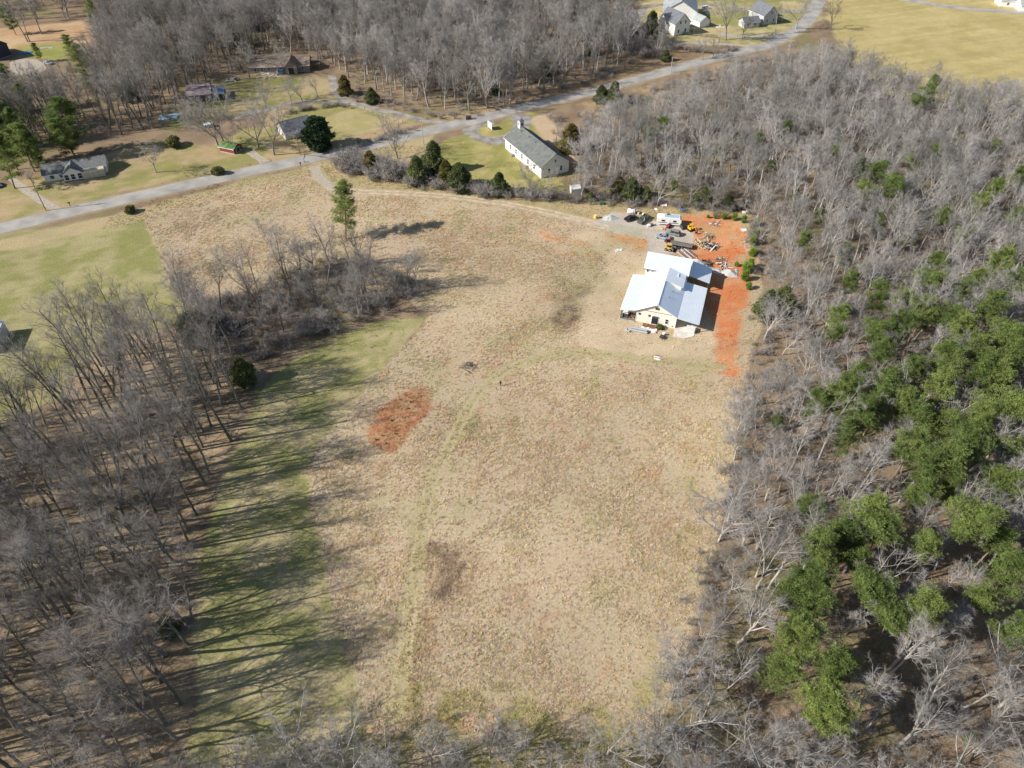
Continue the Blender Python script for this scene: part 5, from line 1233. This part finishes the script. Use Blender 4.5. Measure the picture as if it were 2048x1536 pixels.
def skid_steer():
    e = empty('skid_steer', yard(945, 630), azim(yp(910, 620), yp(1010, 640)), 'tan yellow skid steer loader at the end of the flatbed trailer', 'loader')
    MB().box(-1.2, .9, -.62, .62, .35, 1.1).build('body', 'tan_machine', e); MB().box(-1.25, -.6, -.6, .6, 1.1, 1.45).build('engine_cover', 'tan_machine', e)
    for x in (-.55, .65):
        for y in (-.55, .55): MB().box(x - .05, x + .05, y - .05, y + .05, 1.1, 2.0).build('cab_post', 'black_metal', e)
    MB().box(-.65, .75, -.62, .62, 2.0, 2.08).build('cab_roof', 'tan_machine', e); MB().box(-.5, .5, -.45, .45, 1.1, 1.3).build('seat', 'black_metal', e)
    for s in (-1, 1):
        wheel(e, -.7, s * .8, .42, .3); wheel(e, .5, s * .8, .42, .3)
        MB().tube((-1.2, s * .72, 1.6), (1.3, s * .72, .9), .08, n=6).tube((1.3, s * .72, .9), (1.6, s * .72, .3), .08, n=6).build('lift_arm', 'tan_machine', e)
    MB().prism([(1.5, .05), (2.3, .05), (2.3, .12), (1.62, .14), (1.62, .75), (1.5, .75)], 'y', -.95, .95).build('bucket', 'black_metal', e)
skid_steer()
def digger():
    e = empty('mini_excavator', yard(1208, 395), R(-60), 'small yellow digger beside the camper on the red clay', 'excavator')
    for s in (-1, 1): MB().prism([(-.9, .0), (.9, .0), (1.05, .25), (.9, .5), (-.9, .5), (-1.05, .25)], 'y', s * .6 - .16, s * .6 + .16).build('track', 'tyre', e)
    MB().box(-.8, .7, -.6, .6, .55, 1.15).build('body', 'yellow_paint', e); MB().box(-.85, -.3, -.6, .6, 1.15, 1.5).build('engine_cover', 'yellow_paint', e)
    for x in (-.25, .6):
        for y in (-.5, .5): MB().box(x - .04, x + .04, y - .04, y + .04, 1.15, 2.2).build('cab_post', 'black_metal', e)
    MB().box(-.35, .7, -.58, .58, 2.2, 2.27).build('cab_roof', 'yellow_paint', e)
    MB().tube((.7, 0, .9), (1.8, 0, 2.2), .11, n=6).build('boom', 'yellow_paint', e); MB().tube((1.8, 0, 2.2), (2.7, 0, 1.0), .09, n=6).build('dipper_arm', 'yellow_paint', e)
    MB().prism([(2.5, 1.0), (2.95, .9), (2.9, .35), (2.5, .4)], 'y', -.35, .35).build('bucket', 'black_metal', e); MB().box(-1.5, -1.35, -.8, .8, .05, .55).build('blade', 'yellow_paint', e)
digger()
def tractor(label, xy, rz, m):
    e = empty('garden_tractor', xy, rz, label, 'tractor')
    MB().box(-.1, 1.0, -.3, .3, .45, .95).build('hood', m, e); MB().box(-.75, -.1, -.4, .4, .4, .65).build('fender', m, e); MB().box(-.65, -.2, -.25, .25, .65, 1.1).build('seat', 'black_metal', e)
    MB().tube((.0, 0, .9), (-.15, 0, 1.2), .03, n=6).build('steering_column', 'black_metal', e)
    for s in (-1, 1): wheel(e, -.45, s * .5, .42, .25); wheel(e, .8, s * .42, .25, .18)
    MB().box(-.2, .6, -.6, .6, .12, .32).build('mower_deck', m, e)
tractor('red garden tractor beside the camper door', yard(945, 360), R(-120), 'red_paint')
tractor('small dark red mower between the silver sedan and flatbed trailer', yard(935, 540), R(30), 'red_paint')
def slab_thing(name, label, cat, xy, rz, sx, sy, h, m, seed=0):
    """crumpled sheet or tarp: a thin, uneven, closed cloth"""
    r = np.random.default_rng(seed); n = 7; X = np.linspace(-sx / 2, sx / 2, n); Yy = np.linspace(-sy / 2, sy / 2, n); v = []; f = []
    for lay in (0, 1):
        r2 = np.random.default_rng(seed)
        for a in X:
            for b in Yy: v.append((a + r2.normal(0, sx * .04), b + r2.normal(0, sy * .04), (.04 + h * r2.random()) if lay else 0.005 + h * .0))
    k = n * n
    for i in range(n - 1):
        for j in range(n - 1):
            a = i * n + j; f.append((a, a + n, a + n + 1, a + 1)[::-1]); f.append((k + a, k + a + n, k + a + n + 1, k + a + 1))
    ring = [i * n for i in range(n)] + [(n - 1) * n + j for j in range(1, n)] + [i * n + n - 1 for i in range(n - 2, -1, -1)] + [j for j in range(n - 2, 0, -1)]
    for i in range(len(ring)): a, b = ring[i], ring[(i + 1) % len(ring)]; f.append((a, b, b + k, a + k))
    me = bpy.data.meshes.new(name); me.from_pydata(v, [], f); me.materials.append(M(m)); me.update()
    o = link(name, me); o.location = (xy[0], xy[1], 0); o.rotation_euler = (0, 0, rz); return setp(o, label, cat)
slab_thing('tarp', 'crumpled bright blue tarp at the wood edge', 'tarp', yard(1125, 150), .2, 1.9, 1.5, .35, 'blue_tarp', 1)
slab_thing('plastic_sheet', 'white plastic sheet at the wood edge above the camper', 'sheet', yard(888, 95), -.1, 2.0, .9, .4, 'white_plastic', 2)
slab_thing('plastic_sheet', 'small white scrap between the pickup and the wood edge', 'sheet', yard(793, 143), .6, .8, 1.2, .25, 'white_plastic', 3)
slab_thing('plastic_sheet', 'white rubbish heap in brush near the pine saplings', 'sheet', yard(1868, 182), .2, 1.6, 1.2, .5, 'pale_sheet', 4)
slab_thing('plastic_sheet', 'white board lying on the bank by the pine saplings', 'sheet', yard(1855, 392), .15, 1.7, 1.3, .15, 'white_plastic', 5)
slab_thing('plastic_sheet', 'white scrap lying on clay behind the camper', 'sheet', yard(1450, 315), .15, .8, .6, .15, 'white_plastic', 6)
slab_thing('rubble_patch', 'pale rubble dumped in the tan grass beside the gravel', 'rubble', yard(345, 635), .2, 2.0, 1.4, .3, 'pale_sheet', 7)
slab_thing('plastic_sheet', 'pale crumpled sheeting in front of the house door', 'sheet', at(1220 + 510 * .1498, 490 + 1140 * .1498), HRZ, 4.2, 1.6, .5, 'pale_sheet', 8)
slab_thing('plastic_sheet', 'pale blue sheet at the tip of the far gravel heap', 'sheet', yard(1760, 890), 1.3, 2.0, .7, .3, 'pale_blue', 9)
slab_thing('soil_patch', 'heap of dark soil against the house wall below the door', 'soil', at(1220 + 530 * .1498, 490 + 1085 * .1498), HRZ, 3.6, 1.2, .4, 'rust_scrap', 10)
def culvert():
    e = empty('pipe_bundle', at(1220 + 385 * .1498, 490 + 1150 * .1498), azim((1252, 655), (1294, 664)), 'bundle of grey corrugated pipes lying in front of the house', 'pipes')
    for k, (y, z, l) in enumerate(((-.35, .3, 4.6), (.3, .3, 5.0), (0, .82, 4.2))):
        o = MB().tube((-l / 2, y, z), (l / 2, y, z), .3, n=12, cap=False).tube((l / 2, y, z), (-l / 2, y, z), .26, n=12, cap=False).build('pipe', 'grey_tube', e, True)
culvert()
boards('stone_scrap', 'broken grey rubble at the end of the pipe bundle', 'rubble', at(1220 + 240 * .1498, 490 + 1150 * .1498), 22, .8, .9, ['stone', 'pale_sheet'], seed=14, hmax=.4)
def bin_cart():
    e = empty('wheelbarrow', at(1220 + 690 * .1498, 490 + 1245 * .1498), R(60), 'black wheelbarrow tipped beside the olive bush by the house', 'wheelbarrow')
    MB().hexa([(-.5, -.3, .35), (.4, -.3, .3), (.4, .3, .3), (-.5, .3, .35)], [(-.8, -.5, .8), (.65, -.5, .75), (.65, .5, .75), (-.8, .5, .8)]).build('tray', 'dark_scrap', e)
    MB().tube((-1.4, -.35, .7), (.7, -.1, .25), .035, n=6).build('handle', 'black_metal', e); MB().tube((-1.4, .35, .7), (.7, .1, .25), .035, n=6).build('handle', 'black_metal', e)
    wheel(e, .75, .0, .22, .12); MB().tube((-.5, -.3, .4), (-.6, -.3, 0), .03, n=6).build('leg', 'black_metal', e); MB().tube((-.5, .3, .4), (-.6, .3, 0), .03, n=6).build('leg', 'black_metal', e)
bin_cart()
drum('white drum beside the black wheelbarrow', at(1220 + 715 * .1498, 490 + 1205 * .1498), 'white_plastic', .35, .8)
def crate(name, label, cat, xy, rz, sx, sy, h, m, lid):
    e = empty(name, xy, rz, label, cat); MB().box(-sx / 2, sx / 2, -sy / 2, sy / 2, .08, h).build('body', m, e); MB().box(-sx / 2 - .04, sx / 2 + .04, -sy / 2 - .04, sy / 2 + .04, h, h + .08).build('lid', lid, e)
    MB().box(-sx / 2, sx / 2, -sy / 2, -sy / 2 + .1, 0, .08).box(-sx / 2, sx / 2, sy / 2 - .1, sy / 2, 0, .08).build('skid', 'weathered_wood', e); return e
c_ = crate('wrapped_pallet', 'pale grey wrapped pallet on the concrete patio under the metal lean-to', 'pallet', hloc(14.6, .1), HRZ, 2.2, 1.9, .9, 'pale_sheet', 'pale_sheet'); c_.location.z = .14
crate('utility_box', 'dark green utility box at the wood edge above the farm track', 'utility box', yard(140, 82), 0, 1.4, 1.2, .9, 'green_box', 'green_box')
crate('utility_box', 'black box by the road opposite the chapel sign', 'utility box', at(937, 239), .2, 2.0, 1.0, 1.4, 'dark_trim', 'dark_trim')
crate('wooden_crate', 'small white crate in front of the camper hitch', 'crate', yard(708, 350), .2, .9, .7, .5, 'white_plastic', 'white_plastic')
crate('wooden_crate', 'brown pallet crate beside the small white crate', 'crate', yard(738, 338), .2, 1.0, 1.0, .7, 'rust_scrap', 'weathered_wood')
crate('storage_box', 'black storage box at the end of the camper', 'box', yard(1130, 372), .3, 2.0, 1.8, 1.2, 'dark_scrap', 'black_metal')
crate('storage_box', 'dark appliance left beside the lean-to furniture under the porch roof', 'box', hloc(-3.0, 1.2), HRZ, 1.4, 1.6, 1.3, 'dark_scrap', 'pale_sheet').location.z = .12
crate('feed_box', 'blue white object on the lawn behind the tall bare tree pair', 'box', at(418, 254), .4, 3.2, 2.0, 1.3, 'pale_blue', 'white_plastic')
slab_thing('tarp', 'pale blue tarp on the ground among trees near the red barn', 'tarp', at(338, 235), .2, 7, 4.5, .5, 'pale_blue', 21)
slab_thing('tarp', 'blue tarp by the small green lawn', 'tarp', at(52, 106), .2, 5, 3, .5, 'blue_tarp', 22)
slab_thing('stepping_stones', 'pale stones laid on the small green lawn', 'stones', at(93, 96), .2, 6, 2, .2, 'stone', 23)
# copse scrap
slab_thing('roof_sheet', 'dark corrugated sheet lying in the copse beside the scrap heap', 'sheet', at(486, 648), azim((472, 652), (500, 641)), 6.0, 2.0, .5, 'dark_scrap', 31)
boards('scrap_heap', 'white and grey scrap heap under bare trees in the copse', 'scrap', at(476, 667), 22, 1.6, 1.5, ['white_paint', 'pale_sheet', 'dark_scrap'], seed=32, hmax=.9, wide=(.2, .6))
boards('scrap_heap', 'grey sheet metal scrap beside the green privet', 'scrap', at(435, 662), 16, 3., 1.9, ['steel', 'pale_sheet'], seed=33, hmax=.5, wide=(.3, .8))
boards('scrap_heap', 'small pale scrap heap at the foot of the dark cedar', 'scrap', at(443, 676), 14, 1.4, 1.0, ['white_paint', 'steel', 'weathered_wood'], seed=34, hmax=.7, wide=(.2, .5))
boards('scrap_heap', 'rust red scrap behind the white scrap heap', 'scrap', at(458, 652), 14, 2.6, 1.3, ['rust_scrap', 'red_paint', 'white_paint'], seed=35, hmax=.5, wide=(.2, .5))
flatbed(at(490, 660), azim((474, 669), (500, 655)), 5.0, 2.0, 'old flatbed trailer abandoned among the scrap in the copse')
# yard clutter before the brown house
boards('scrap_heap', 'pale yard clutter along the drive before the brown roofed house', 'scrap', at(540, 150), 26, 3., 5., ['steel', 'pale_sheet', 'white_paint'], seed=36, hmax=.6, wide=(.2, .6))
boards('scrap_heap', 'white clutter at the end of the drive beyond the brown roofed house', 'scrap', at(465, 160), 18, 2.4, 3., ['white_paint', 'pale_sheet', 'dark_scrap'], seed=37, hmax=.5, wide=(.2, .6))
boards('scrap_heap', 'pale boards lying on the lawn by the white garage', 'scrap', at(1440, 55), 12, 2.4, 2., ['white_paint', 'pale_sheet'], seed=38, hmax=.3, wide=(.2, .5))

# ------------------------------------------------------------------ poles, signs, fences
def pole(label, base, h, m='pole_wood', arm=True, trans=False, rz=.5):
    e = empty('utility_pole', at(*base), rz, label, 'utility pole')
    MB().tube((0, 0, -.2), (0, 0, h), .17, .11, n=8).build('post', m, e)
    if arm:
        a = MB().box(-1.2, 1.2, -.16, -.06, h - .7, h - .58).build('cross_arm', m, e)
        for x in (-1.05, 0, 1.05): MB().tube((x, -.11, h - .58), (x, -.11, h - .4), .05, n=6).build('insulator', 'steel', a)
    if trans: MB().tube((.35, 0, h - 2.4), (.35, 0, h - 1.4), .26, n=10).build('transformer', 'steel', e)
pole('brown utility pole with transformer beside the gravel drive of the low grey house', (92, 421), 12, trans=True, rz=.3)
pole('brown utility pole by the road in front of the white cottage', (600, 309), 9, rz=.3)
pole('grey utility pole by the road above the cedar row', (847, 290), 9.5, 'grey_pole', rz=.3)
pole('pale utility pole on the bank across the road from the pair of cedars', (1233, 146), 12.5, 'grey_pole', rz=.3)
pole('thin pole at the road edge near the rounded bare trees', (1341, 146), 7, 'grey_pole', arm=False)
def board_sign():
    e = empty('notice_board', at(980, 258), R(-62), 'white notice board on posts on the island before the chapel', 'sign')
    MB().box(-1.7, 1.7, -.09, .09, .5, 2.6).build('panel', 'trim_white', e)
    MB().box(-1.8, 1.8, -.13, .13, 2.6, 2.72).build('cap', 'trim_white', e)
    for x in (-1.55, 1.55): MB().box(x - .1, x + .1, -.13, .13, 0, .5).build('post', 'trim_white', e)
board_sign()
def mailbox(label, base, m='trim_white'):
    e = empty('mailbox', at(*base), .3, label, 'mailbox')
    MB().box(-.08, .08, -.08, .08, 0, 1.2).build('post', m, e)
    MB().prism([(-.16, 1.2), (.16, 1.2), (.16, 1.45), (.08, 1.56), (-.08, 1.56), (-.16, 1.45)], 'x', -.35, .35).build('box', m, e)
    MB().box(.1, .2, -.2, -.18, 1.4, 1.6).build('flag', 'red_paint', e)
mailbox('white mailbox at the mouth of the farm drive', (652, 326))
mailbox('black mailbox at the end of the gravel drive of the low grey house', (141, 413), 'black_metal')
mailbox('dark mailbox on the verge opposite the white cottage', (602, 333), 'black_metal')
def gate():
    e = empty('farm_gate', at(660, 354), azim((660, 354), (664, 372)), 'open grey tube gate beside the farm drive', 'gate')
    for x in (0, 3.4): MB().tube((x, 0, 0), (x, 0, 1.4), .06, n=8).build('post', 'steel', e)
    for z in (.3, .6, .9, 1.2): MB().tube((0, 0, z), (3.4, 0, z), .03, n=6).build('bar', 'steel', e)
gate()
def fence(name, label, line, step, h, m, rails, rm=None, boards_=False):
    q = smooth_line(pts(line)); seg = np.concatenate([[0], np.cumsum(np.hypot(*np.diff(q, axis=0).T))]); n = int(seg[-1] / step)
    t = np.linspace(0, seg[-1], n + 1); p = np.stack([np.interp(t, seg, q[:, 0]), np.interp(t, seg, q[:, 1])], 1)
    e = empty(name, p[0], 0, label, 'fence'); p = p - p[0]
    for x, y in p: MB().box(x - .07, x + .07, y - .07, y + .07, 0, h).build('post', m, e)
    for i in range(n):
        d = p[i + 1] - p[i]; nn = np.array([-d[1], d[0]]) / np.linalg.norm(d)
        for z in rails:
            if boards_:
                a = p[i] + nn * .09; b = p[i + 1] + nn * .09; w = nn * .03
                MB().hexa([(*(a - w), z), (*(b - w), z), (*(b + w), z), (*(a + w), z)], [(*(a - w), z + .16), (*(b - w), z + .16), (*(b + w), z + .16), (*(a + w), z + .16)]).build('rail', m, e)
            else: MB().tube((*p[i], z), (*p[i + 1], z), .02, n=4).build('wire', 'steel', e)
fence('board_fence', 'dark board fence in front of the tall white house', [(1350, 68), (1380, 71), (1410, 74), (1434, 76)], 2.6, 1.5, 'dark_trim', (.3, .75, 1.2), boards_=True)
fence('wire_fence', 'wire fence on dark posts along the far verge of the road', [(960, 228), (1040, 207), (1120, 186), (1200, 163), (1225, 155)], 4.2, 1.2, 'weathered_wood', (.5, 1.0))
fence('wire_fence', 'wire fence on grey posts beside the gravel lane', [(700, 211), (740, 224), (775, 238), (805, 246)], 4., 1.2, 'weathered_wood', (.5, 1.0))

# ------------------------------------------------------------------ the person in the field
def person():
    e = empty('person', at(1001, 772), R(200), 'person in dark clothes standing in the tan field near the brush heap', 'person')
    J = [((0, 0, .95), .15), ((0, 0, 1.15), .14), ((0, 0, 1.38), .17), ((0, 0, 1.5), .075), ((0, .02, 1.62), .1), ((0, .02, 1.72), .085),      # spine 0-5
         ((.1, 0, .88), .095), ((.11, .03, .48), .065), ((.11, 0, .08), .045), ((.12, .16, .04), .04),
         ((-.1, 0, .88), .095), ((-.12, -.03, .48), .065), ((-.12, -.05, .08), .045), ((-.13, .11, .04), .04),
         ((.2, 0, 1.4), .07), ((.26, .02, 1.12), .05), ((.2, .2, 1.05), .04), ((.16, .27, 1.06), .035),
         ((-.2, 0, 1.4), .07), ((-.26, .02, 1.12), .05), ((-.2, .2, 1.05), .04), ((-.16, .27, 1.06), .035)]
    E_ = [(0, 1), (1, 2), (2, 3), (3, 4), (4, 5), (0, 6), (6, 7), (7, 8), (8, 9), (0, 10), (10, 11), (11, 12), (12, 13), (2, 14), (14, 15), (15, 16), (16, 17), (2, 18), (18, 19), (19, 20), (20, 21)]
    me = bpy.data.meshes.new('body'); me.from_pydata([j[0] for j in J], E_, []); o = link('body', me, e)
    sk = o.modifiers.new('skin', 'SKIN'); o.modifiers.new('sub', 'SUBSURF').levels = 1
    o.modifiers['sub'].render_levels = 2
    for i, j in enumerate(J): me.skin_vertices[0].data[i].radius = (j[1], j[1])
    me.skin_vertices[0].data[0].use_root = True
    m = bpy.data.materials.new('clothing'); m.use_nodes = True; MATS['clothing'] = m; nt = m.node_tree; n = nt.nodes; l = nt.links
    tc = n.new('ShaderNodeTexCoord'); sp = n.new('ShaderNodeSeparateXYZ'); l.new(tc.outputs['Object'], sp.inputs[0])
    cr = n.new('ShaderNodeValToRGB'); cr.color_ramp.interpolation = 'CONSTANT'; el = cr.color_ramp.elements
    el[0].position = 0; el[0].color = (.03, .02, .015, 1); el[1].position = .05; el[1].color = (.03, .035, .06, 1)
    a = el.new(.53); a.color = (.02, .02, .035, 1); a = el.new(.845); a.color = (.5, .33, .24, 1)
    mr = n.new('ShaderNodeMath'); mr.operation = 'DIVIDE'; mr.inputs[1].default_value = 1.8; l.new(sp.outputs[2], mr.inputs[0]); l.new(mr.outputs[0], cr.inputs[0])
    l.new(cr.outputs[0], n['Principled BSDF'].inputs['Base Color']); n['Principled BSDF'].inputs['Roughness'].default_value = .9
    me.materials.append(m)
    mb = MB(); loft(mb, [[(r * math.cos(k * .785), .0 + r * math.sin(k * .785), z) for k in range(8)] for r, z in ((.105, 1.66), (.115, 1.72), (.09, 1.79), (.03, 1.82))]); mb.build('hair', 'hair', e, True)
person()
